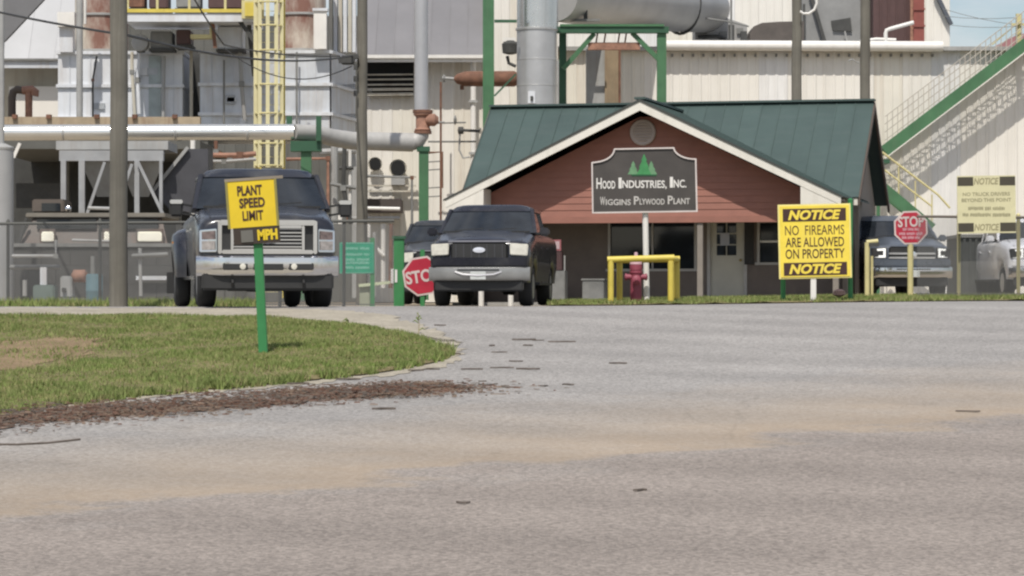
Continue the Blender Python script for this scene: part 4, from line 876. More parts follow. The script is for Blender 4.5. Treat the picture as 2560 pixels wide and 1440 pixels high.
t = thing('grey_storage_cylinder', 'smooth grey vertical cylinder tank at the far left edge', 'tank', P(5, 760, 64)); MB().cyl(P(2, 775, 64), P(2, 372, 64), 32/F*64, 28).build('shell', mat('smooth_grey_tank', (.33, .33, .325), .5, var=.06), t, smooth=True); MB().cyl(P(4, 372, 64), P(4, -60, 64), .06, 12).build('vent_pipe', mGreyP, t, smooth=True); MB().lathe(P(2, 372, 64), [(32/F*64, -.04), (33.5/F*64, -.02), (33.5/F*64, .03), (.1, .12)], 28).build('top_rim', mGreyP, t, smooth=True)
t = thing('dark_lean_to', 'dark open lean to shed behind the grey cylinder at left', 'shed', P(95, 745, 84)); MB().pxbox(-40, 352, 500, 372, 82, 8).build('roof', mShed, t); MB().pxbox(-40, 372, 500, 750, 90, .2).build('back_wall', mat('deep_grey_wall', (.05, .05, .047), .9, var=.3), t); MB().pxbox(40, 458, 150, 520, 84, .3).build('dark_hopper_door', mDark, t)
MB().bar(P(50, 358, 81.8), P(34, 394, 81.8), .09, .09).build('bracket', mWhite, t)
t = thing('rusty_pump_set', 'small rusty pump set at the foot of the white hopper legs', 'pump', P(172, 755, 62)); MB().pxbox(150, 690, 180, 745, 62, .4).build('pump_case', mGreyP, t, bevel=.03); MB().lathe(P(196, 690, 62.2), [(.05, -.15), (.14, -.1), (.14, .15), (.06, .2)], 14, 'x').build('motor', mRustL, t, smooth=True); MB().pxbox(146, 745, 214, 765, 61.9, .6).build('skid', mGreyEq, t); MB().lathe(P(160, 725, 61.95), [(.05, -.02), (.05, .03)], 12, 'y').build('port', mDark, t)
t = thing('blue_drum', 'faded blue drum behind the fence left of the near pole', 'drum', P(236, 762, 61)); MB().lathe(P(236, 765, 61), [(.17, 0), (.18, .05), (.18, .3), (.187, .32), (.18, .34), (.18, .62), (.17, .66)], 20).build('shell', mat('faded_blue_plastic', (.13, .22, .25), .6, var=.15), t, smooth=True); MB().lathe(P(236, 687, 61), [(.16, -.02), (.16, .02)], 18).build('lid', mat('faded_blue_plastic', (.13, .22, .25)), t)
t = thing('green_valve_box', 'low grey green valve box in the weeds behind the fence', 'box', P(110, 762, 60)); MB().pxbox(82, 712, 136, 768, 60, .5).build('case', mat('grey_green_paint', (.13, .17, .15), .7, var=.2), t, bevel=.03); MB().pxbox(100, 668, 116, 712, 60.1, .1).build('neck', mGalvL, t)
t = thing('low_block_wall', 'low grey concrete wall along the yard behind the left fence', 'wall', P(200, 760, 66)); 
for i in range(7):
    for j in range(3):
        x0 = -40+i*72+(36 if j % 2 else 0); MB().pxbox(x0, 618+j*46, x0+71, 663+j*46, 66+.01*random.random(), .3).build('block', mat('dark_concrete_block', (.07, .068, .064), .9, var=.25, fine=.1), t)
MB().pxbox(-40, 608, 500, 617, 65.95, .4).build('coping', mGreyEq, t); MB().pxbox(340, 690, 430, 700, 65.8, .1).build('pipe_rail', mGalvL, t)

# ------------------------------------------------------------------ dense piping and clutter of the process yard
def piping(name, label, runs, Y):
    t = thing(name, label, 'pipes', P(runs[0][0][0][0], 745, Y))
    for pts_, r_, m_, dY in runs:
        MB().tube([P(a_, b_, Y+dY) for a_, b_ in pts_], r_, 8).build('pipe', m_, t, smooth=True)
        for (a_, b_) in pts_[1:-1]: MB().box(P(a_, b_, Y+dY), (r_*2.6,)*3).build('fitting', mRust if random.random() < .5 else mGreyEq, t)
    return t
piping('process_piping', 'tangle of rusty and grey pipes under the right panelled casing', [
    ([(505, 420), (505, 388), (600, 388), (640, 384)], .07, mRustL, 0), ([(470, 402), (560, 404), (640, 398)], .05, mGreyP, .4), ([(482, 350), (482, 560)], .07, mWhite, .2),
    ([(540, 352), (540, 380), (575, 396), (622, 396)], .06, mRust, .6), ([(716, 398), (820, 396), (820, 520)], .05, mRustL, .3), ([(800, 380), (890, 376)], .09, mGreyP, .9),
    ([(836, 352), (836, 560)], .1, mGreyP, .5), ([(862, 352), (858, 470), (878, 560)], .06, mDark, 0), ([(848, 420), (884, 420)], .05, mDark, .1), ([(875, 352), (875, 520)], .045, mWhite, .2), ([(826, 460), (890, 470)], .05, mGreyEq, .1)], 80)
piping('wall_piping', 'pale pipes and dark brackets low on the cream wall behind the second pole', [
    ([(850, 505), (850, 560)], .07, mWhite, 0), ([(872, 470), (872, 545), (1000, 545)], .05, mGreyP, .2), ([(918, 440), (1030, 444), (1030, 560)], .04, mGreyEq, .1), ([(922, 560), (922, 600), (960, 640)], .06, mWhite, .3),
    ([(958, 560), (958, 720)], .07, mWhite, .4), ([(978, 560), (976, 720)], .06, mRust, .2), ([(936, 580), (936, 740)], .06, mGreyP, .1), ([(905, 520), (1000, 522)], .05, mWhite, 0)], 84)
piping('casing_piping', 'thin conduits and hoses climbing the panelled casings', [
    ([(330, 130), (330, 180), (338, 300)], .05, mCreamD, 0), ([(350, 130), (344, 200), (348, 285)], .06, mGalvL, .1), ([(410, 140), (408, 292)], .05, mGreyP, .1), ([(232, 300), (232, 200), (242, 140)], .03, mDark, .1),
    ([(600, 130), (604, 210), (612, 300)], .06, mGreyP, 0), ([(622, 60), (636, 190)], .07, mDark, -.5), ([(560, 150), (560, 330)], .03, mGreyEq, .1), ([(742, 130), (742, 330)], .03, mGreyEq, .1)], 85.6)
piping('yard_piping', 'low grey and rusty pipes running behind the left chain link fence', [
    ([(30, 640), (140, 640), (140, 600)], .04, mGreyP, 0), ([(20, 668), (150, 668)], .05, mGreyEq, .2), ([(220, 520), (300, 522), (300, 560)], .04, mGreyP, .4), ([(232, 640), (232, 740)], .05, mGreyEq, 0),
    ([(330, 640), (420, 636)], .05, mGreyEq, .1), ([(350, 620), (352, 740)], .04, mGreyP, .2), ([(62, 700), (62, 740)], .05, mGreyP, 0), ([(180, 600), (300, 604)], .03, mGreyP, 0)], 63)
for bx_, x0, x1, rws in ((bx1, 145, 456, (170, 250)), (bx2, 500, 824, (168, 246, 310))):
    for k_ in range(4):
        px_ = random.uniform(x0+12, x1-34); py_ = random.choice(rws)+random.uniform(-22, 8); wq, hq = random.uniform(10, 30), random.uniform(10, 26)
        MB().pxbox(px_, py_, px_+wq, py_+hq, 85.93, .06).build('patch_plate', random.choice((mGalv, mGalvL, mat('dull_zinc_patch', (.40, .42, .44), .55, var=.2), mat('rust_tinted_patch', (.38, .33, .29), .6, var=.25))), bx_)
    for px_ in np.arange(x0+28, x1-8, 52): MB().pxbox(px_, rws[0]-34, px_+2, rws[-1]+36, 85.975, .03).build('panel_seam', mGalv, bx_)
# ------------------------------------------------------------------ utility poles and cables
def pole(label, px, half, Y, ybase, arms=()):
    c = P(px, 0, Y); r_ = half/F*Y; t = thing('utility_pole', label, 'utility pole', (c.x, Y, float(G(c.x, Y))), group='wooden utility poles')
    n = 10; pts = [Vector((c.x+random.gauss(0, .006), Y, -.3+i*1.3)) for i in range(n)]
    MB().tube(pts, [r_*(1.06-.018*i) for i in range(n)], 20).build('shaft', mWood, t, smooth=True)
    return t
p1 = pole('thick near wooden utility pole left of the big dark truck', 297, 22, 47, 765)
p2 = pole('wooden utility pole behind the green notice board with crossarm hardware', 905, 13.5, 74, 600)
p3 = pole('left one of the two wooden poles rising behind the gatehouse roof', 1992, 13, 78, 250)
p4 = pole('right one of the two wooden poles rising behind the gatehouse roof', 2163, 13, 78, 250)
MB().bar(P(846, 152, 73.8), P(896, 140, 73.8), .1, .12).build('cable_bracket', mDark, p2); MB().pxbox(852, 138, 886, 160, 73.7, .3).build('splice_box', mDark, p2, bevel=.03)
for yy in (160, 190, 226): MB().pxbox(884, yy, 893, yy+14, 73.7, .1).build('insulator', mDark, p2)
MB().lathe(P(925, 227, 73.7), [(.05, -.05), (.06, .05)], 10, 'x').build('insulator', mDark, p2)
mb = MB(); mb.tube([P(2000, 28, 77.7), P(2008, 34, 77.7), P(2022, 34, 77.7), P(2036, 24, 77.7), P(2042, 8, 77.7), P(2040, -20, 77.7)], .035, 8); mb.build('lamp_bracket', mWhite, p3, smooth=True)
MB().tube([P(2148, 158, 77.8), P(2130, 148, 77.8), P(2122, 152, 77.8)], .02, 6).build('guy_hook', mGreyP, p4)
def cable(label, pts, r_):
    o = MB().tube(pts, r_, 6).build('overhead_cable', mBlk, smooth=True); tag(o, label, 'cable')
def sag(a, b, d, n=14): return [a.lerp(b, i/n)-Vector((0, 0, 4*d*(i/n)*(1-i/n))) for i in range(n+1)]
cable('black cable slanting from the top left corner to the near pole', sag(P(-40, 22, 52), P(278, 82, 47), .02), .02)
cable('black cable running from the near pole across to the second pole', sag(P(318, 88, 47), P(880, 140, 73.7), .25), .022)
cable('loose cable dropping from above past the platform to the splice box', sag(P(470, -30, 70), P(560, 112, 74), .05)+sag(P(560, 112, 74), P(850, 140, 73.8), .1), .02)
cable('slack black cable looping in front of the yellow ladder', sag(P(560, 120, 75), P(880, 165, 73.8), .55), .014)
# ------------------------------------------------------------------ chain link fences
def chainlink(parent, x0, x1, Y, za, zb, sp=.052, r_=.0042):
    mb = MB(); H = zb-za; W_ = x1-x0
    for sgn in (1, -1):
        k = -H
        while k < W_:
            a0 = max(0, k); a1 = min(W_, k+H)
            if a1-a0 > .02:
                za_, zb_ = (a0-k), (a1-k)
                if sgn > 0: p, q = (x0+a0, Y+.002, za+za_), (x0+a1, Y+.002, za+zb_)
                else: p, q = (x1-a0, Y-.002, za+za_), (x1-a1, Y-.002, za+zb_)
                mb.tube([p, q], r_, 3, cap=False)
            k += sp
    o = mb.build('wire_mesh', mWire, parent, normals=False); o['kind'] = 'stuff'; return o
def fence(label, pxs, ytop, ybot, Y, mp, rail_m, mesh_from=None, rp=.03):
    t = thing('chain_link_fence', label, 'fence', P((pxs[0]+pxs[-1])/2, ybot, Y))
    a, b = P(pxs[0], ytop[0], Y), P(pxs[-1], ytop[1], Y)
    MB().cyl(a, b, .028, 10).build('top_rail', rail_m, t, smooth=True)
    for px_ in pxs[1:-1]:
        f = (px_-pxs[0])/(pxs[-1]-pxs[0]); yt = ytop[0]+(ytop[1]-ytop[0])*f
        p = P(px_, ybot+8, Y+.03); q = P(px_, yt-4, Y+.03)
        po = MB().cyl(p, q, rp, 12).build('post', mp, t, smooth=True); MB().lathe(q, [(rp*1.1, -.02), (rp*1.15, .02), (.01, .06)], 12).build('post_cap', mp, po, smooth=True)
    z_ = P(0, ybot, Y).z
    chainlink(t, P(mesh_from or pxs[0], 0, Y).x, b.x, Y-.03, z_, min(a.z, b.z)-.01)
    MB().cyl(P(mesh_from or pxs[0], ybot-4, Y), P(pxs[-1], ybot-4, Y), .008, 6).build('tension_wire', mWire, t)
    return t
mRail = mat('dull_rail_pipe', (.10, .10, .09), .7, .2)
fence('chain link fence with dark top rail running along the left yard', [-80, 20, 250, 480, 700, 860, 985], (560, 552), 765, 54, mRail, mRail)
fence('chain link fence with pale yellow posts at the right yard', [2292, 2397, 2546, 2700], (541, 545), 738, 60, mYelP, mat('brown_rail', (.14, .12, .10), .7), rp=.04)

# ------------------------------------------------------------------ signs
mSY = mat('sign_yellow', (.72, .52, .02), .5, var=.07, scale=3, streak=.25, scol=(.55, .40, .05), sscale=(4, 4, 2))
mSY2 = mat('notice_yellow', (.80, .62, .07), .5, var=.10, scale=2.5, streak=.3, scol=(.70, .58, .18), sscale=(3, 3, 1.2))
mSYp = mat('faded_notice_yellow', (.62, .58, .36), .6, var=.08, scale=3)
mInk = mat('sign_black_ink', (.05, .02, .015), .6)
mInkF = mat('faded_black_ink', (.06, .052, .035), .7)
mSRed = mat('sign_red', (.42, .02, .045), .45, var=.1, scale=4)
mSWhite = mat('sign_white', (.70, .68, .66), .5, var=.05)
mSPink = mat('worn_white_border', (.60, .50, .48), .5)
mSGreen = mat('sign_green', (.0, .30, .16), .45, var=.12, scale=4)
mPostG = mat('green_sign_post', (.035, .20, .065), .5, var=.15, scale=3, streak=.3, scol=(.09, .22, .10))
# plant speed limit
g = ground_at(660, 893); Yq = g.y; s_ = F/Yq
t = thing('speed_limit_sign', 'tilted yellow plant speed limit sign on a green post in the grass island', 'sign', (g.x, g.y, g.z), ry=0)
top = P(645, 600, Yq)-g
MB().bar((0, 0, -.1), (top.x, 0, top.z), .095, .095).build('post', mPostG, t, world=False, bevel=.006)
MB().bar((top.x, .005, top.z), (P(632, 455, Yq)-g).x*Vector((1, 0, 0))+Vector((0, .005, (P(632, 455, Yq)-g).z)), .06, .05).build('upper_post', mPostG, t, world=False)
tl = R(-4); c0 = P(632, 510, Yq)-g; rotm = Matrix.Rotation(tl, 3, 'Y')
def on_board(dx, dz, dy=0.): return Vector((c0.x, -.07+dy, c0.z))+rotm @ Vector((dx/s_, 0, -dz/s_))
MB().box(on_board(0, 0), (118/s_, .02, 118/s_), rotm).build('sign_board', mSY, t, world=False)
MB().box(on_board(8, -62), (146/s_, .035, 7/s_), rotm).build('top_batten', mat('weathered_batten', (.26, .22, .17), .8), t, world=False)
MB().box(on_board(61, 0, -.004), (6/s_, .028, 118/s_), rotm).build('edge_strip', mat('olive_edge', (.25, .22, .06), .7), t, world=False)
MB().box(on_board(-61, 0, -.004), (6/s_, .028, 118/s_), rotm).build('edge_strip', mat('olive_edge', (.25, .22, .06), .7), t, world=False)
for s, dx, dz, w_, h_ in (('PLANT', -4, -34, 62, 25), ('SPEED', 0, -3, 64, 25), ('LIMIT', 0, 29, 52, 24)):
    text(s, w_/s_, h_/s_, mInk, t, on_board(dx, dz, -.014), bold=.035 if s != 'LIMIT' else .028, tilt=tl)
lower = MB().box(on_board(6, 79), (116/s_, .02, 42/s_), rotm).build('number_board', mat('dark_brown_plate', (.04, .028, .02), .6), t, world=False)
MB().box(on_board(-18, 80, -.016), (30/s_, .008, 30/s_), rotm).build('blank_plate', mat('grey_plate', (.13, .125, .11), .6), t, world=False)
text('MPH', 50/s_, 27/s_, mSY, t, on_board(33, 79, -.016), bold=.055, tilt=tl)

# company sign
mSB = mat('brown_sign_board', (.062, .055, .050), .65, var=.2, scale=2, streak=.2, scol=(.10, .09, .085), sscale=(1, 4, 4))
Yc = 60.; gx = P(1618, 0, Yc).x; gz = float(G(gx, Yc))
t = thing('company_sign', 'brown shaped company sign with green pine trees emblem on a white post', 'sign', (gx, Yc, gz)); s_ = F/Yc
def q(px, py, dy=0.): v = P(px, py, Yc); return Vector((v.x-gx, dy, v.z-gz))
MB().cyl(Vector((0, .09, -.2)), q(1611, 380, .09), .062, 16).build('post', mWhite, t, smooth=True, world=False)
def arc(cx_, cy_, rx, ry, a0, a1, n=7): return [(cx_+rx*math.cos(R(a0+(a1-a0)*i/n)), cy_-ry*math.sin(R(a0+(a1-a0)*i/n))) for i in range(n+1)]
outl = [(1482, 532), (1480, 407)] + arc(1482, 372, 54, 34, -82, -4) + [(1537, 373), (1682, 370)] + arc(1738, 368, 54, 30, 184, 262) + [(1739, 398), (1742, 528)]
MB().prism([q(x, y) for x, y in outl], (0, .05, 0)).build('sign_board', mSB, t, world=False)
ol = [q(x, y, -.012) for x, y in outl]
for i in range(len(ol)):
    a, b = ol[i], ol[(i+1) % len(ol)]
    d = (b-a).normalized()*.012
    if i == 0: fr = MB()
    fr.bar(a-d, b+d, .03 + .0005*(i % 3), .042 + .0007*(i % 2), up=(0, 1, 0))
fr.build('border', mat('pinkish_white_border', (.62, .56, .53), .6), t, world=False)
for (tx, th, bw, m_) in ((1610, 52, 36, 'a'), (1583, 34, 28, 'b'), (1628, 34, 30, 'b')):
    yb = 436; mm = mat('emblem_green', (.05, .24, .08), .5, var=.2, scale=8) if m_ == 'a' else mat('emblem_pale_green', (.13, .27, .14), .5, var=.2, scale=8)
    pts = []
    for i, f in enumerate((0, .3, .3, .62, .62, 1)):
        pass
    lev = [(0, 0), (.20, .34), (.13, .34), (.36, .68), (.28, .68), (.5, 1)]
    pl = [q(tx+bw*a_, yb-th*(1-b_), -.008 if m_ == 'a' else -.004) for a_, b_ in lev]+[q(tx-bw*a_, yb-th*(1-b_), -.008 if m_ == 'a' else -.004) for a_, b_ in lev[:0:-1]]
    MB().prism(pl, (0, .006, 0)).build('tree_emblem', mm, t, world=False)
MB().box(q(1610, 438, -.006), (62/s_, .006, 4/s_)).build('emblem_base', mat('emblem_dark_green', (.02, .10, .04), .5), t, world=False)
# small capitals: big initials
def smallcaps(words, x0, x1, ybase, hb, hs, m):
    tot = sum(1.25+ .92*(len(w_)-1) + .55 for w_ in words)-.55; u = (x1-x0)/tot; x = x0; tiltk = -4/260
    for w_ in words:
        bw = 1.25*u*(.5 if w_[0] == 'I' else .88)
        yb = ybase+(x-x0)*tiltk
        text(w_[0], bw/s_, hb/s_, m, t, q(x+bw/2, yb-hb/2, -.006), bold=.02); x += 1.25*u*(.62 if w_[0] == 'I' else 1)
        rest = w_[1:]
        if rest:
            rw = .92*u*len(rest)*(1.0 if w_[0] != 'I' else 1.0)
            text(rest, (rw-.15*u)/s_, hs/s_*(1.12 if ',' in rest else 1), m, t, q(x+rw/2-.1*u, yb-hs/2+(1 if ',' in rest else 0), -.006), bold=.02); x += rw
        x += .5*u
mLet = mat('sign_cream_lettering', (.72, .70, .66), .5)
smallcaps(['HOOD', 'INDUSTRIES,', 'INC.'], 1491, 1731, 472, 27, 20, mLet)
smallcaps(['WIGGINS', 'PLYWOOD', 'PLANT'], 1500, 1728, 513, 21, 15, mat('sign_worn_lettering', (.50, .48, .45), .6))

# yellow notice sign
Yn = 57.6; gx = P(2034, 0, Yn).x; gz = float(G(gx, Yn)); s_ = F/Yn
t = thing('firearms_notice_sign', 'yellow and black notice sign about firearms on a short white post', 'sign', (gx, Yn, gz)); ti = R(-1.2)
MB().box(Vector((0, .06, .9)), (.11, .09, 2.0)).build('post', mWhite, t, world=False, bevel=.006)
rotm = Matrix.Rotation(ti, 3, 'Y')
def qn(px, py, dy=0.): v = P(px, py, Yn); return Vector((v.x-gx, dy, v.z-gz))
nb = qn(2037, 603); 
def on2(dx, dz, dy=0.): return Vector((nb.x, dy, nb.z))+rotm @ Vector((dx/s_, 0, -dz/s_))
MB().box(on2(0, 0), (174/s_, .025, 178/s_), rotm).build('sign_board', mSY2, t, world=False)
MB().box(on2(0, 0, .012), (182/s_, .02, 186/s_), rotm).build('backing_frame', mat('pale_yellow_edge', (.75, .66, .25), .6), t, world=False)
for dz in (-66, 69):
    MB().box(on2(0, dz, -.014), (158/s_, .006, 32/s_), rotm).build('black_band', mInk, t, world=False)
    text('NOTICE', 132/s_, 25/s_, mSY2, t, on2(0, dz, -.02), shear=.25, bold=.045, tilt=ti)
for s, dz, w_ in (('NO  FIREARMS', -28, 148), ('ARE ALLOWED', 2, 146), ('ON PROPERTY', 31, 148)):
    text(s, w_/s_, 24/s_, mInk, t, on2(0, dz, -.015), bold=.01 if 'M' not in s else 0., tilt=ti)
for px_, y0, lab in ((1958, 640, 'left'), (2126, 500, 'right')):
    c = P(px_, 0, 58.2); o = thing('green_marker_post', 'short green post at the %s edge of the firearms notice' % lab, 'post', (c.x, 58.2, float(G(c.x, 58.2))))
    MB().cyl(Vector((c.x, 58.2, -.1)), P(px_, y0, 58.2), .05, 12).build('shaft', mPostG, o, smooth=True); MB().lathe(P(px_, y0, 58.2), [(.055, -.02), (.055, .01), (.01, .04)], 12).build('cap', mPostG, o, smooth=True)

# faded notice sign on the right fence
Yn = 59.6; gx = P(2466, 0, Yn).x; s_ = F/Yn; ti = R(-.8); rotm = Matrix.Rotation(ti, 3, 'Y')
t = thing('faded_notice_sign', 'faded cream notice sign wired to the right chain link fence', 'sign', P(2466, 586, Yn)); nb = P(2466, 511, Yn)-t.location
MB().box(on2(0, 0), (146/s_, .02, 144/s_), rotm).build('sign_board', mSYp, t, world=False)
for dz in (-58, 57):
    for dx in (-52, 53): MB().box(on2(dx, dz, -.012), (39/s_, .005, 22/s_), rotm).build('black_band', mInkF, t, world=False)
    text('NOTICE', 62/s_, 17/s_, mat('ghost_ink', (.30, .27, .16), .7), t, on2(0, dz, -.012), shear=.2, bold=.03, tilt=ti)
mG2 = mat('faint_ink', (.27, .25, .15), .7)
text('NO TRUCK DRIVERS', 118/s_, 9/s_, mG2, t, on2(0, -26, -.012), bold=.015, tilt=ti); text('BEYOND THIS POINT', 124/s_, 9/s_, mG2, t, on2(0, -11, -.012), bold=.015, tilt=ti)
blurred_line(92/s_, 9/s_, mG2, t, on2(0, 10, -.012), (5, 2, 4)); blurred_line(120/s_, 9/s_, mG2, t, on2(0, 26, -.012), (2, 7, 6))

def octagon(R_, dy): return [Vector((R_*math.cos(R(22.5+45*i)), dy, R_*math.sin(R(22.5+45*i)))) for i in range(8)]
def stop(t, c, R_, tilt, words, small=False):
    rm = Matrix.Rotation(tilt, 3, 'Y'); c = Vector(c)
    MB().prism([c+rm @ p for p in octagon(R_, 0)], (0, .012, 0)).build('border_plate', mSPink, t, world=False)
    MB().prism([c+rm @ p for p in octagon(R_*.90, -.004)], (0, .003, 0)).build('red_face', mSRed, t, world=False)
    if not small: text('STOP', R_*1.62, R_*.62, mSPink, t, c+Vector((0, -.009, 0)), bold=.03, tilt=tilt)
    else:
        text('STOP', R_*1.45, R_*.60, mSPink, t, c+Vector((0, -.009, R_*.33)), bold=.03, tilt=tilt)
        for k_, wd in ((-.10, .9), (-.34, 1.3), (-.56, 1.0)): blurred_line(R_*wd, R_*.17, mat('pinkish_small_print', (.58, .32, .36), .6), t, c+Vector((0, -.008, R_*k_)), (3, 4, 3))
# right stop sign on its post
Yr = 61.; gx = P(2277, 0, Yr).x; gz = float(G(gx, Yr)); s_ = F/Yr
t = thing('stop_sign', 'red stop sign with small print on a pale yellow post before the parked blue truck', 'sign', (gx, Yr, gz), group='stop signs')
MB().cyl(Vector((0, .06, -.1)), (P(2277, 545, Yr)-Vector((gx, Yr-.06, gz))), .062, 14).build('post', mYelP, t, smooth=True, world=False)
stop(t, P(2277, 569, Yr)-Vector((gx, Yr, gz)), 45/s_, R(-2), None, True)
# left stop sign, low on the gate
Yl = 59.; gx = P(1056, 0, Yl).x; gz = float(G(gx, Yl)); s_ = F/Yl
t = thing('stop_sign', 'low red stop sign half hidden by the smaller dark truck', 'sign', (gx, Yl, gz), group='stop signs')
MB().box((0, .05, .55), (.09, .07, 1.2)).build('post', mPostG, t, world=False)
stop(t, P(1056, 690, Yl)-Vector((gx, Yl, gz)), 52/s_, R(-9), None)
# green information board
Yb = 57.; gx = P(931, 0, Yb).x; gz = float(G(gx, Yb)); s_ = F/Yb
t = thing('green_notice_board', 'bright green notice board with worn white lines between the two dark trucks', 'sign', (gx, Yb, gz))
MB().box((0, .04, .6), (.085, .07, 1.5)).build('post', mPostG, t, world=False)
nb = P(892, 645, Yb)-t.location; rotm = Matrix.Rotation(0, 3, 'Y')
MB().box(on2(0, 0), (86/s_, .02, 78/s_), rotm).build('sign_board', mSGreen, t, world=False)
fr = MB()
for (a, b) in (((-41, -37), (41, -37)), ((-41, 37), (41, 37)), ((-41, -37), (-41, 37)), ((41, -37), (41, 37))): fr.bar(on2(*a, -.014), on2(*b, -.014), .004, .012)
mSGl = mat('sign_green_print', (.20, .48, .36), .5)
fr.build('border', mSGl, t, world=False)
for dz, ws in ((-24, (4, 3)), (-9, (6, 2)), (4, (3, 4)), (12, (5,)), (24, (3, 5))): blurred_line(60/s_, 7/s_, mSGl, t, on2(2, dz, -.013), ws)
# yellow swing gate frame near the right stop sign
t = thing('yellow_gate_frame', 'pale yellow pipe gate post with short arm left of the parked blue truck', 'gate post', P(2168, 735, 61.4))
MB().cyl(P(2168, 745, 61.4), P(2168, 606, 61.4), .055, 12).build('post', mYelP, t, smooth=True); MB().tube([P(2166, 606, 61.4), P(2195, 603, 61.4)], .05, 10).build('arm', mYelP, t, smooth=True); MB().pxbox(2172, 607, 2198, 616, 61.35, .1).build('latch_plate', mDark, t); MB().cyl(P(2180, 745, 61.5), P(2180, 640, 61.5), .03, 10).build('hinge_bar', mYelP, t, smooth=True)
# left gate: green post with painted mark, pale arm
t = thing('green_gate_post', 'stout green gate post with white painted mark beside the low stop sign', 'gate post', P(1000, 765, 60)); MB().pxbox(984, 596, 1010, 772, 60, .22).build('post', mPostG, t, bevel=.01); MB().pxbox(980, 590, 1014, 597, 59.97, .28).build('cap', mGreenD, t)
MB().pxbox(977, 672, 984, 708, 59.96, .05).build('reflector', mSWhite, t); MB().pxbox(987, 674, 993, 706, 59.985, .01).build('painted_mark', mSWhite, t)
t = thing('pale_gate_arm', 'pale yellow green barrier arm on a short post below the green notice board', 'barrier', P(912, 770, 58)); MB().bar(P(897, 714, 58), P(975, 706, 58), .06, .06).build('arm', mat('pale_green_yellow', (.58, .62, .42), .6), t); MB().pxbox(899, 716, 924, 775, 58.05, .2).build('post', mat('pale_sage', (.36, .38, .28), .7), t, bevel=.01)
for px_, lab in ((1203, 'left'), (1277, 'right')):
    t = thing('white_bollard', '%s of two short white bollards seen under the smaller dark truck' % lab, 'bollard', P(px_, 768, 63), group='white bollards'); MB().cyl(P(px_, 772, 63), P(px_, 716, 63), .06, 14).build('shaft', mWhite, t, smooth=True); MB().lathe(P(px_, 716, 63), [(.06, -.01), (.05, .03), (.01, .05)], 14).build('cap', mWhite, t, smooth=True)

# ------------------------------------------------------------------ hydrant and its guard
Yh = 59.; c = P(1590, 0, Yh); gz = float(G(c.x, Yh))
t = thing('fire_hydrant', 'dull red fire hydrant with pale bonnet inside the yellow pipe guard', 'hydrant', (c.x, Yh, gz))
mHy = mat('faded_hydrant_red', (.26, .055, .085), .55, var=.15, scale=6)
MB().lathe((0, 0, 0), [(.16, 0), (.16, .05), (.12, .06), (.11, .62), (.13, .64), (.13, .68), (.11, .70)], 20).build('barrel', mHy, t, smooth=True, world=False)
MB().lathe((0, 0, .70), [(.13, 0), (.13, .05), (.125, .12)], 20).build('collar', mHy, t, smooth=True, world=False)
bo = MB().lathe((0, 0, .82), [(.13, 0), (.12, .08), (.085, .15), (.04, .18), (.035, .24), (.01, .25)], 20).build('bonnet', mat('pale_pink_bonnet', (.55, .36, .40), .5), t, smooth=True, world=False)
for sg in (-1, 1): MB().lathe((sg*.14, 0, .56), [(.06, -.06), (.06, .05), (.075, .05), (.075, .08), (.03, .1)] if sg > 0 else [(.03, -.1), (.075, -.08), (.075, -.05), (.06, -.05), (.06, .06)], 14, 'x').build('side_outlet', mHy, t, smooth=True, world=False)
MB().lathe((0, -.12, .50), [(.03, -.12), (.09, -.09), (.09, -.05), (.075, -.05), (.075, .04)], 14, 'y').build('pumper_outlet', mHy, t, smooth=True, world=False)
t = thing('hydrant_guard', 'bright yellow pipe guard frame standing round the hydrant', 'guard rail', (c.x, Yh, gz))
rg = .062; ztop = P(0, 650, Yh).z
xf = (P(1527, 0, 58.4).x, P(1677, 0, 58.4).x); xb = (P(1549, 0, 59.6).x, P(1692, 0, 59.6).x)
cs = [(xf[0], 58.4), (xf[1], 58.4), (xb[1], 59.6), (xb[0], 59.6)]
for x, y in cs: MB().cyl((x, y, -.1), (x, y, ztop-.02), rg, 16).build('post', mYel, t, smooth=True)
MB().cyl((cs[0][0]-.07, 58.4, ztop), (cs[1][0]+.07, 58.4, ztop+.04), rg*1.02, 16).build('rail', mYel, t, smooth=True); MB().cyl((cs[3][0]-.06, 59.6, ztop), (cs[2][0]+.06, 59.6, ztop+.03), rg, 16).build('rail', mYel, t, smooth=True)
for i, j in ((0, 3), (1, 2)): MB().cyl((cs[i][0], cs[i][1]+.05, ztop+.01), (cs[j][0], cs[j][1]-.05, ztop+.01), rg*.95, 16).build('side_rail', mYel, t, smooth=True)
c = P(2098, 735, 58.6); o = MB().add(*(lambda m_: (m_.v, m_.f))(MB().lathe(c, [(.03, -.06), (.13, -.02), (.12, .06), (.05, .1)], 9))).build('pink_rock', mat('pinkish_stone', (.42, .27, .24), .9, var=.25, scale=9), smooth=True, ang=25); tag(o, 'small pinkish stone in the grass right of the firearms notice', 'stone')

# ------------------------------------------------------------------ vehicles
mTyre = mat('tyre_rubber', (.022, .022, .022), .85, var=.2, scale=6)
mRim = mat('alloy_rim', (.45, .45, .45), .35, .8)
mChrome = mat('chrome', (.72, .72, .73), .13, 1., var=.04)
mBlkP = mat('black_plastic', (.025, .025, .025), .6, var=.2)
mGlass = mat('windscreen_glass', (.020, .024, .030), .06, var=.4, scale=2, spec=.4)
mLampC = mat('lamp_lens', (.62, .60, .52), .15, var=.15, scale=12, spec=.8)
mLampH = mat('bright_lamp', (.85, .85, .82), .2, emit=.6)
def paint(name, col, dirt=.25):
    m = mat(name, col, .28, .1, var=.2, scale=1.4, streak=dirt, scol=(.11, .108, .10), sscale=(2, 2, 1.4), sth=.54, spec=.6)
    m.node_tree.nodes['Principled BSDF'].inputs['Coat Weight'].default_value = .35; m.node_tree.nodes['Principled BSDF'].inputs['Coat Roughness'].default_value = .08
    return m
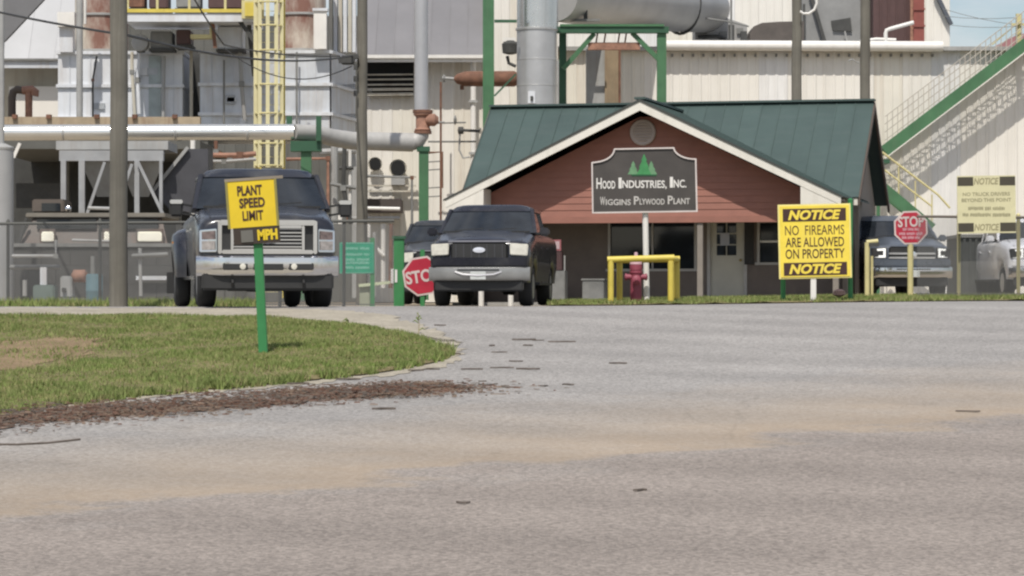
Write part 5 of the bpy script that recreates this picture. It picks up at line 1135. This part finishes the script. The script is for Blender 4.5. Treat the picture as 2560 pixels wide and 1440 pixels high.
def pickup(label, px, Y, yaw, style, body, zoff=0., cat='truck'):
    c = P(px, 0, Y); t = thing('pickup_truck', label, cat, (c.x, Y, float(G(c.x, Y))+zoff), yaw, 'pickup trucks')
    hd = style in ('heavy',)
    W0 = 1.0; zr = .48 if hd else .46; rt = .40 if hd else .385; yf, yr = .98, .98+(4.0 if hd else 3.7); Ra = rt+.09; Lb = yr+1.15
    zh = 1.29 if hd else 1.27; zc = 1.46 if hd else 1.46
    def arch(y):
        z = zr
        for yc_ in (yf, yr):
            d = Ra**2-(y-yc_)**2
            if d > 0: z = max(z, rt+math.sqrt(d))
        return z
    ys = sorted(set([round(v, 3) for v in list(np.arange(.36, Lb, .14))+[.15, .165, .19, .23, .29]+[yc_+Ra*k_ for yc_ in (yf, yr) for k_ in (-1.02, -.999, -.96, -.9, -.8, -.65, -.45, -.2, 0, .2, .45, .65, .8, .9, .96, .999, 1.02)]+[Lb]]))
    mb = MB(); rows = []
    for y in ys:
        if y > Lb: continue
        zt = float(np.interp(y, [.15, .18, .26, .5, 1.2, 1.45, 1.7], [zh-.07, zh-.025, zh+.01, zh+.05, zc-.01, zc, zc]))
        W_ = float(np.interp(y, [.15, .18, .25, .5, .8, Lb-.1, Lb], [.92, .945, .975, .995, W0, W0, .97])); zb = arch(y)
        bulge = .035*float(np.interp(y, [.08, .3, 1.2, 1.4], [.3, 1, 1, 0]))
        half = [(0, zt+bulge), (.42*W_, zt+bulge*.9), (.56*W_, zt+bulge*.1), (.78*W_, zt-.005), (.90*W_, zt-.045), (.965*W_, zt-.11), (.99*W_, zt-.2), (W_, zt-.32), (W_*.998, max(zb+.1, .78)), (W_*.975, max(zb+.04, .66)), (W_*.955, zb), (W_*.3, zb)]
        rows.append([(x, y, z) for x, z in half]+[(-x, y, z) for x, z in half[:0:-1]])
    n = len(rows[0]); k0 = 0
    for r_ in rows: mb.v += r_
    for i in range(len(rows)-1):
        for j in range(n): mb.f.append((i*n+j, i*n+(j+1) % n, (i+1)*n+(j+1) % n, (i+1)*n+j))
    mb.f.append(tuple(range(n))); mb.f.append(tuple((len(rows)-1)*n+j for j in range(n)))
    mb.build('body', body, t, smooth=True, world=False, ang=38)
    # cab
    yb, yt, zt_, zroof = 1.36, 2.04, (1.94 if hd else 1.90), (2.07 if hd else 2.03)
    cr = 4.0 if hd else 3.7; wb, wt = (.95, .83) if hd else (.925, .79)
    zb_ = zc-.015
    mb = MB().grid(lambda u, v: ((2*u-1)*(wb*(1-v)+wt*v), yb*(1-v)+yt*v+.13*(2*u-1)**2, zb_*(1-v)+zt_*v), 10, 5); mb.build('windscreen', mGlass, t, smooth=True, world=False, normals=True)
    def roof(u, v):
        x = (2*u-1); y = yt-.03+(cr-yt+.05)*v; e = (1-abs(x)**7)*(1-abs(2*v-1)**8)
        return (x*(wt+.045), y+.13*x*x*(1-v), zt_-.01+(zroof-zt_+.01)*e**.7)
    MB().grid(roof, 14, 12).build('roof', body, t, smooth=True, world=False, ang=70)
    for sg in (-1, 1):
        MB().bar((sg*(wb+.02), yb+.15, zb_-.03), (sg*(wt+.02), yt+.15, zt_+.015), .075, .075).build('pillar', body, t, world=False, bevel=.012)
        MB().hexa([(sg*.945, yb+.35, zb_), (sg*.945, cr-.15, zb_), (sg*.825, cr-.2, zt_), (sg*.825, yt+.22, zt_), (sg*.925, yb+.35, zb_), (sg*.925, cr-.15, zb_), (sg*.805, cr-.2, zt_), (sg*.805, yt+.22, zt_)]).build('side_window', mGlass, t, world=False)
        for ya in ((yt+1.05), cr-.16): MB().bar((sg*.95, ya, zb_-.02), (sg*.825, ya-.02, zt_+.01), .07, .03).build('pillar', body, t, world=False)
        MB().bar((sg*.825, yt+.15, zt_+.005), (sg*.825, cr-.05, zt_+.005), .07, .06).build('roof_rail', body, t, world=False)
        for ya in (1.55, 2.75): MB().box((sg*1.004, ya+.85, 1.16), (.03, .2, .035)).build('door_handle', body if not hd else mChrome, t, world=False)
        MB().box((sg*.985, (yf+yr)/2, .44), (.10, yr-yf-1.1, .05)).build('running_board', mBlkP if not hd else mChrome, t, world=False, bevel=.01)
    MB().box((0, cr-.06, (zb_+zt_)/2), (1.66, .05, zt_-zb_)).build('cab_back', body, t, world=False)
    MB().box((0, yb-.045, zc+.005), (1.7, .14, .03)).build('cowl', mBlkP, t, world=False)
    for sg in (-1, 1): MB().tube([(sg*.80, .24, zh-.012), (sg*.80, .6, zh+.045), (sg*.79, 1.2, zc-.012)], .008, 5).build('hood_seam', mBlkP, t, world=False)
    for sx in (-.35, .3): MB().bar((sx-.28, yb+.0, zc+.035), (sx+.28, yb+.03, zc+.075), .015, .015).build('wiper', mBlkP, t, world=False)
    # seats and wheel seen through the glass are lost in the dark; mirrors
    for sg in (-1, 1):
        if hd:
            mr_ = MB().box((sg*1.235, 1.62, 1.455), (.20, .11, .25)).build('mirror', mBlkP, t, world=False, bevel=.03)
            MB().box((sg*1.235, 1.56, 1.545), (.185, .03, .06)).build('mirror_cap', mChrome, mr_, world=False, bevel=.012)
            for dz in (.06, -.07): MB().bar((sg*.97, 1.68, 1.42+dz), (sg*1.15, 1.63, 1.45+dz), .035, .03).build('mirror_arm', mBlkP, mr_, world=False)
        else:
            mr_ = MB().box((sg*1.12, 1.66, 1.47), (.20, .12, .16)).build('mirror', body, t, world=False, bevel=.035); MB().bar((sg*.93, 1.68, 1.42), (sg*1.06, 1.66, 1.45), .05, .05).build('mirror_arm', mBlkP, mr_, world=False)
    # wheels
    def wheel(x, y, w_):
        wh = MB().lathe((x, y, rt), [(.10, -w_*.35), (.12, w_*.35)], 16, 'x').build('wheel', mBlkP, t, world=False)
        MB().lathe((x, y, rt), [(.235, -w_/2+.02), (.30, -w_/2), (.365, -w_/2+.015), (rt-.012, -w_/2+.045), (rt, -w_/2+.08), (rt, w_/2-.08), (rt-.012, w_/2-.045), (.365, w_/2-.015), (.30, w_/2), (.235, w_/2-.02)], 32, 'x').build('tyre', mTyre, wh, smooth=True, world=False, ang=50)
        sg = 1 if x > 0 else -1
        MB().lathe((x, y, rt), [(.05, sg*w_*.30), (.10, sg*w_*.25), (.20, sg*w_*.22), (.23, sg*w_*.46), (.24, sg*w_*.46)], 24, 'x').build('rim', mRim, wh, smooth=True, world=False)
    for sg in (-1, 1):
        wheel(sg*.83, yf, .28)
        if hd: wheel(sg*.70, yr, .25); wheel(sg*1.03, yr, .25)
        else: wheel(sg*.83, yr, .28)
    for y in (yf, yr): MB().cyl((-.8, y, rt), (.8, y, rt), .055, 10).build('axle', mBlkP, t, world=False)
    MB().lathe((.08, yr, rt), [(.05, -.2), (.16, -.1), (.17, .1), (.05, .2)], 12, 'x').build('differential', mBlkP, t, smooth=True, world=False)
    for sg in (-1, 1): MB().box((sg*.45, Lb/2, .60), (.10, Lb-.5, .16)).build('chassis_rail', mBlkP, t, world=False)
    MB().box((0, 1.9, .58), (.8, 1.4, .2)).build('underbody', mBlkP, t, world=False); MB().box((0, Lb-.02, .62), (1.6, .1, .16)).build('rear_bumper', mChrome, t, world=False)
    if hd:   # dual rear wheel fenders
        for sg in (-1, 1):
            mb = MB(); rws = []
            for k_ in np.linspace(-1, 1, 19):
                y = yr+k_*.72; prof = math.sqrt(max(0, 1-abs(k_)**2.6)); wd_ = .215*prof**.8+.003; ztp = .80+.42*prof; zbt = min(max(arch(y) if abs(y-yr) < Ra else .46+.0, .46), ztp-.03)
                rws.append([(sg*.97, y, ztp+.02), (sg*(.985+wd_*.55), y, ztp-.02), (sg*(.985+wd_*.92), y, ztp-.09), (sg*(.985+wd_), y, min(ztp-.1, zbt+.12) if zbt+.12 < ztp-.12 else ztp-.13), (sg*(.985+wd_*.97), y, min(zbt, ztp-.15)), (sg*.97, y, min(zbt, ztp-.15))])
            for r_ in rws: mb.v += r_
            for i in range(18):
                for j in range(5): mb.f.append((i*6+j, i*6+j+1, (i+1)*6+j+1, (i+1)*6+j))
            mb.build('rear_fender', body, t, smooth=True, world=False, ang=60)
            MB().box((sg*1.2, yr-.62, 1.0), (.02, .05, .03)).build('marker_lamp', mat('amber_lens', (.5, .2, .02), .3), t, world=False)
            MB().box((sg*1.08, yr+.55, .38), (.36, .02, .34)).build('mud_flap', mBlkP, t, world=False)
    # front ends
    if hd:
        yg = .055
        gr = MB()
        def fr_(x0, x1, za, zb, th, y0=yg, dep=.09, m_=gr): 
            m_.box2((x0, y0, za), (x0+th, y0+dep, zb)); m_.box2((x1-th, y0, za), (x1, y0+dep, zb)); m_.box2((x0+th, y0, zb-th), (x1-th, y0+dep, zb)); m_.box2((x0+th, y0, za), (x1-th, y0+dep, za+th))
        g0 = MB(); fr_(-.70, .70, .765, 1.235, .055, m_=g0); grille = g0.build('grille_surround', mChrome, t, world=False, bevel=.012)
        g1 = MB(); fr_(-.52, .52, .80, 1.165, .038, y0=.035, m_=g1); g1.build('grille_inner_frame', mChrome, grille, world=False, bevel=.01)
        MB().box((0, .12, .98), (1.3, .03, .40)).build('grille_mesh', mBlkP, grille, world=False)
        for i in range(6): MB().box((0, .075, .865+i*.05), (.96, .03, .018)).build('grille_bar', mChrome if i % 2 == 0 else mGreyP, grille, world=False)
        MB().box((0, .04, 1.205), (1.36, .05, .075)).build('grille_top_bar', mChrome, grille, world=False, bevel=.02)
        MB().lathe((0, .02, 1.0), [(.02, -.02), (.09, -.015), (.10, .02)], 24, 'y').build('round_badge', mat('badge_grey', (.25, .25, .3), .3, .6), grille, smooth=True, world=False)
        for sg in (-1, 1):
            x0, x1 = sorted((sg*.715, sg*.955))
            bz = MB().hexa([(sg*.715, .05, .79), (sg*.955, .13, .79), (sg*.955, .15, 1.10), (sg*.715, .06, 1.12), (sg*.715, .2, .79), (sg*.955, .2, .79), (sg*.955, .2, 1.10), (sg*.715, .2, 1.12)]).build('headlight', mChrome, t, world=False, bevel=.01)
            MB().hexa([(sg*.745, .042, .97), (sg*.925, .105, .97), (sg*.925, .115, 1.075), (sg*.745, .05, 1.09), (sg*.745, .1, .97), (sg*.925, .16, .97), (sg*.925, .16, 1.075), (sg*.745, .1, 1.09)]).build('upper_lens', mat('lamp_lens_dark', (.16, .12, .11), .12, var=.4, scale=14), bz, world=False)
            MB().hexa([(sg*.745, .04, .82), (sg*.925, .1, .82), (sg*.925, .105, .945), (sg*.745, .045, .945), (sg*.745, .1, .82), (sg*.925, .16, .82), (sg*.925, .16, .945), (sg*.745, .1, .945)])     .build('lower_lens', mat('lamp_lens_grey', (.30, .275, .26), .15, var=.4, scale=14), bz, world=False)
        mb = MB(); sec = [(-.02, .705), (.0, .73), (.03, .715), (.03, .45), (.0, .44), (-.02, .47)]
        def bump(u, v):
            x = -1.0+2*u; a = abs(x); back = .0 if a < .6 else .22*((a-.6)/.4)**2
            pr_ = [(.09, .725), (.0, .735), (-.04, .71), (-.045, .62), (-.04, .50), (-.005, .455), (.09, .445)]; k_ = v*6; i = min(5, int(k_)); f = k_-i
            yy = pr_[i][0]*(1-f)+pr_[i+1][0]*f; zz = pr_[i][1]*(1-f)+pr_[i+1][1]*f
            return (x*1.005, yy+back-.06, zz)
        bp = mb.grid(bump, 24, 12).build('front_bumper', mChrome, t, smooth=True, world=False, ang=50)
        for (x0, x1, m_) in ((-.22, .22, mBlkP), (-.64, -.28, mBlkP), (.28, .64, mBlkP)): MB().box(((x0+x1)/2, -.10, .585), (x1-x0, .03, .10)).build('bumper_opening', m_, bp, world=False, bevel=.012)
        for sg in (-1, 1): MB().lathe((sg*.36, -.125, .585), [(.02, -.01), (.042, -.005), (.045, .02)], 16, 'y').build('fog_lamp', mLampC, bp, smooth=True, world=False)
        MB().box((0, .06, .37), (1.86, .14, .24)).build('front_valance', mBlkP, t, world=False, bevel=.03); MB().box((0, .3, .30), (1.1, .3, .12)).build('skid_plate', mBlkP, t, world=False)
        for sg in (-1, 1): MB().tube([(sg*.5, -.02, .40), (sg*.5, -.08, .36), (sg*.5, -.02, .31)], .018, 8).build('tow_hook', mBlkP, t, world=False)
    else:
        new = style == 'new'
        gz0, gz1 = (.84, 1.24)
        grille = MB().box((0, .075, (gz0+gz1)/2), (1.10, .06, gz1-gz0)).build('grille', mBlkP, t, world=False, bevel=.03)
        if new:
            for zz in (.97, 1.07): MB().box((0, .035, zz), (1.12, .05, .045)).build('grille_bar', mChrome, grille, world=False, bevel=.01)
            MB().lathe((0, .02, 1.02), [(.02, -.015), (.11, -.01), (.12, .03)], 20, 'y').build('badge', mChrome, grille, smooth=True, world=False)
        else:
            for i in range(7): MB().box((-.45+.15*i, .045, 1.03), (.02, .02, .34)).build('grille_bar', mat('dark_grille_bar', (.05, .05, .055), .5), grille, world=False)
            bd = MB().lathe((0, .03, 1.085), [(.3, -.012), (1., -.006), (1.04, .02)], 28, 'y')
            bd.v = [(x*.118, y, 1.085+(z-1.085)*.052) for x, y, z in bd.v]; bd.build('oval_badge', mat('pale_badge', (.70, .72, .78), .3, .2), grille, smooth=True, world=False)
            MB().box((0, .055, 1.255), (1.2, .05, .03)).build('hood_lip', mat('grey_hood_lip', (.22, .22, .25), .3), grille, world=False)
        for sg in (-1, 1):
            hl_ = MB().hexa([(sg*.60, .05, .99), (sg*.93, .10, .97), (sg*.945, .11, 1.20), (sg*.59, .06, 1.215), (sg*.60, .2, .99), (sg*.93, .25, .97), (sg*.945, .25, 1.20), (sg*.59, .2, 1.215)]).build('headlight', mLampC if not new else mBlkP, t, world=False, bevel=.015)
            if new:
                for (xa, za, xb, zb2) in ((.63, 1.17, .9, 1.15), (.63, 1.0, .9, 1.0)): MB().bar((sg*xa, .045, za), (sg*xb, .13, zb2), .03, .05).build('lamp_bar', mLampH, hl_, world=False)
                MB().bar((sg*.66, .045, 1.0), (sg*.66, .045, 1.17), .05, .03).build('lamp_bar', mLampH, hl_, world=False)
        def bump(u, v):
            x = -1.0+2*u; a = abs(x); back = .0 if a < .5 else .20*((a-.5)/.5)**2
            pr_ = [(.09, .745), (.0, .755), (-.05, .735), (-.055, .64), (-.04, .53), (-.005, .50), (.09, .49)]; k_ = v*6; i = min(5, int(k_)); f = k_-i
            return (x*.985, pr_[i][0]*(1-f)+pr_[i+1][0]*f+back-.06, pr_[i][1]*(1-f)+pr_[i+1][1]*f)
        mBump = mat('brushed_bumper', (.36, .36, .35), .4, .5, var=.15) if not new else mChrome
        bp = MB().grid(bump, 24, 12).build('front_bumper', mBump, t, smooth=True, world=False, ang=50)
        MB().box((0, -.108, .70), (.84, .03, .055)).build('bumper_slot', mBlkP, bp, world=False, bevel=.015)
        if not new:
            MB().tube([(-.45, -.11, .66), (-.3, -.125, .61), (0, -.13, .59), (.3, -.125, .61), (.45, -.11, .66)], .02, 8).build('chrome_smile', mChrome, bp, smooth=True, world=False)
        MB().box((0, -.13, .595), (.30, .012, .155)).build('licence_plate', mat('plate_white', (.52, .54, .52), .5), bp, world=False)
        MB().box((0, .05, .85), (1.86, .1, .18)).build('front_fascia', body, t, world=False, bevel=.03)
        MB().box((0, .10, .40), (1.72, .14, .22)).build('front_valance', mBlkP, t, world=False, bevel=.03)
    return t
mNavy = paint('dusty_navy_paint', (.014, .015, .022), .45)
mNavy2 = paint('dark_navy_paint', (.013, .013, .020), .3)
mBlue = paint('metallic_blue_paint', (.085, .10, .125), .3)
mWhiteC = paint('white_car_paint', (.80, .80, .82), .15)
mCharc = paint('charcoal_paint', (.03, .032, .035), .4)
pickup('big dark navy pickup with chrome grille and wide rear fenders on the left', 670, 40.6, R(8.5), 'heavy', mNavy)
pickup('smaller dark pickup with pale headlights and white plate in the middle', 1197, 55.5, R(-6), 'old', mNavy2)
pickup('blue pickup parked behind the right stop sign and fence', 2281, 68, R(5), 'new', mBlue, .02)
pickup('white pickup cut off by the right picture edge', 2624, 70, R(2), 'new', mWhiteC, .05)
pickup('dark vehicle mostly hidden behind the low stop sign and the middle pickup', 1096, 67, R(-3), 'old', mCharc, .0)

t = thing('dark_container', 'dark grey green container behind the right fence beside the white pickup', 'container', P(2450, 735, 74))
mCont = mat('dark_container_paint', (.075, .08, .075), .7, var=.3, scale=2)
MB().pxbox(2402, 592, 2500, 740, 74, 2.4).build('body', mCont, t)
for px_ in range(2408, 2498, 15): MB().pxbox(px_, 596, px_+6, 738, 73.95, .06).build('rib', mCont, t)
MB().pxbox(2399, 586, 2503, 594, 73.93, 2.5).build('rim', mGreyEq, t)
# yard loader with lit lamps behind the left fence
Yk = 68.; t = thing('yard_loader', 'old beige yard loader with bright lamps behind the left fence', 'loader', P(230, 745, Yk))
mLo = mat('rusty_beige_paint', (.13, .11, .095), .6, var=.2, scale=1.5, streak=.7, scol=(.15, .085, .06), sscale=(2, 2, 1), sth=.5)
MB().hexa([P(46, 616, Yk), P(420, 616, Yk), P(405, 545, Yk+.3), P(82, 545, Yk+.3), P(46, 616, Yk+3), P(420, 616, Yk+3), P(405, 545, Yk+3), P(82, 545, Yk+3)]).build('body', mLo, t, bevel=.03)
MB().pxbox(70, 616, 400, 700, Yk+.2, 2.5).build('chassis', mDark, t)
MB().pxbox(64, 532, 412, 544, Yk+.2, 3).build('roof_slab', mat('beige_roof', (.20, .18, .15), .6), t, bevel=.02); MB().pxbox(92, 548, 240, 572, Yk+.1, .1).build('front_window', mGlassD, t); MB().pxbox(250, 548, 395, 572, Yk+.1, .1).build('front_window', mGlassD, t)
MB().pxbox(80, 498, 160, 531, Yk+.8, 1.2).build('cab_top', mat('tan_cab', (.11, .09, .075), .7), t, bevel=.03); MB().pxbox(104, 508, 150, 528, Yk+.75, .1).build('cab_window', mGlassD, t)
mLit = mat('lit_work_lamp', (.95, .88, .74), .3, emit=.25)
for (x0, x1, nm) in ((103, 134, 'lamp'), (260, 273, 'lamp'), (344, 404, 'lamp')):
    lm = MB().pxbox(x0-4, 572, x1+4, 612, Yk-.1, .12).build('lamp_housing', mLo, t, bevel=.01); MB().pxbox(x0, 579, x1, 604, Yk-.14, .05).build('lamp', mLit, lm, bevel=.022)
for px_ in (110, 350): MB().lathe(P(px_, 735, Yk+.8), [(.3, -.2), (.42, -.17), (.45, 0), (.42, .17), (.3, .2)], 24, 'x').build('wheel', mTyre, t, smooth=True)
MB().bar(P(66, 545, Yk-.05), P(42, 620, Yk-.05), .07, .07).build('guard_bar', mDark, t); MB().lathe(P(171, 522, Yk), [(.02, -.08), (.07, -.05), (.07, .02)], 14, 'y').build('mirror', mChrome, t, smooth=True)
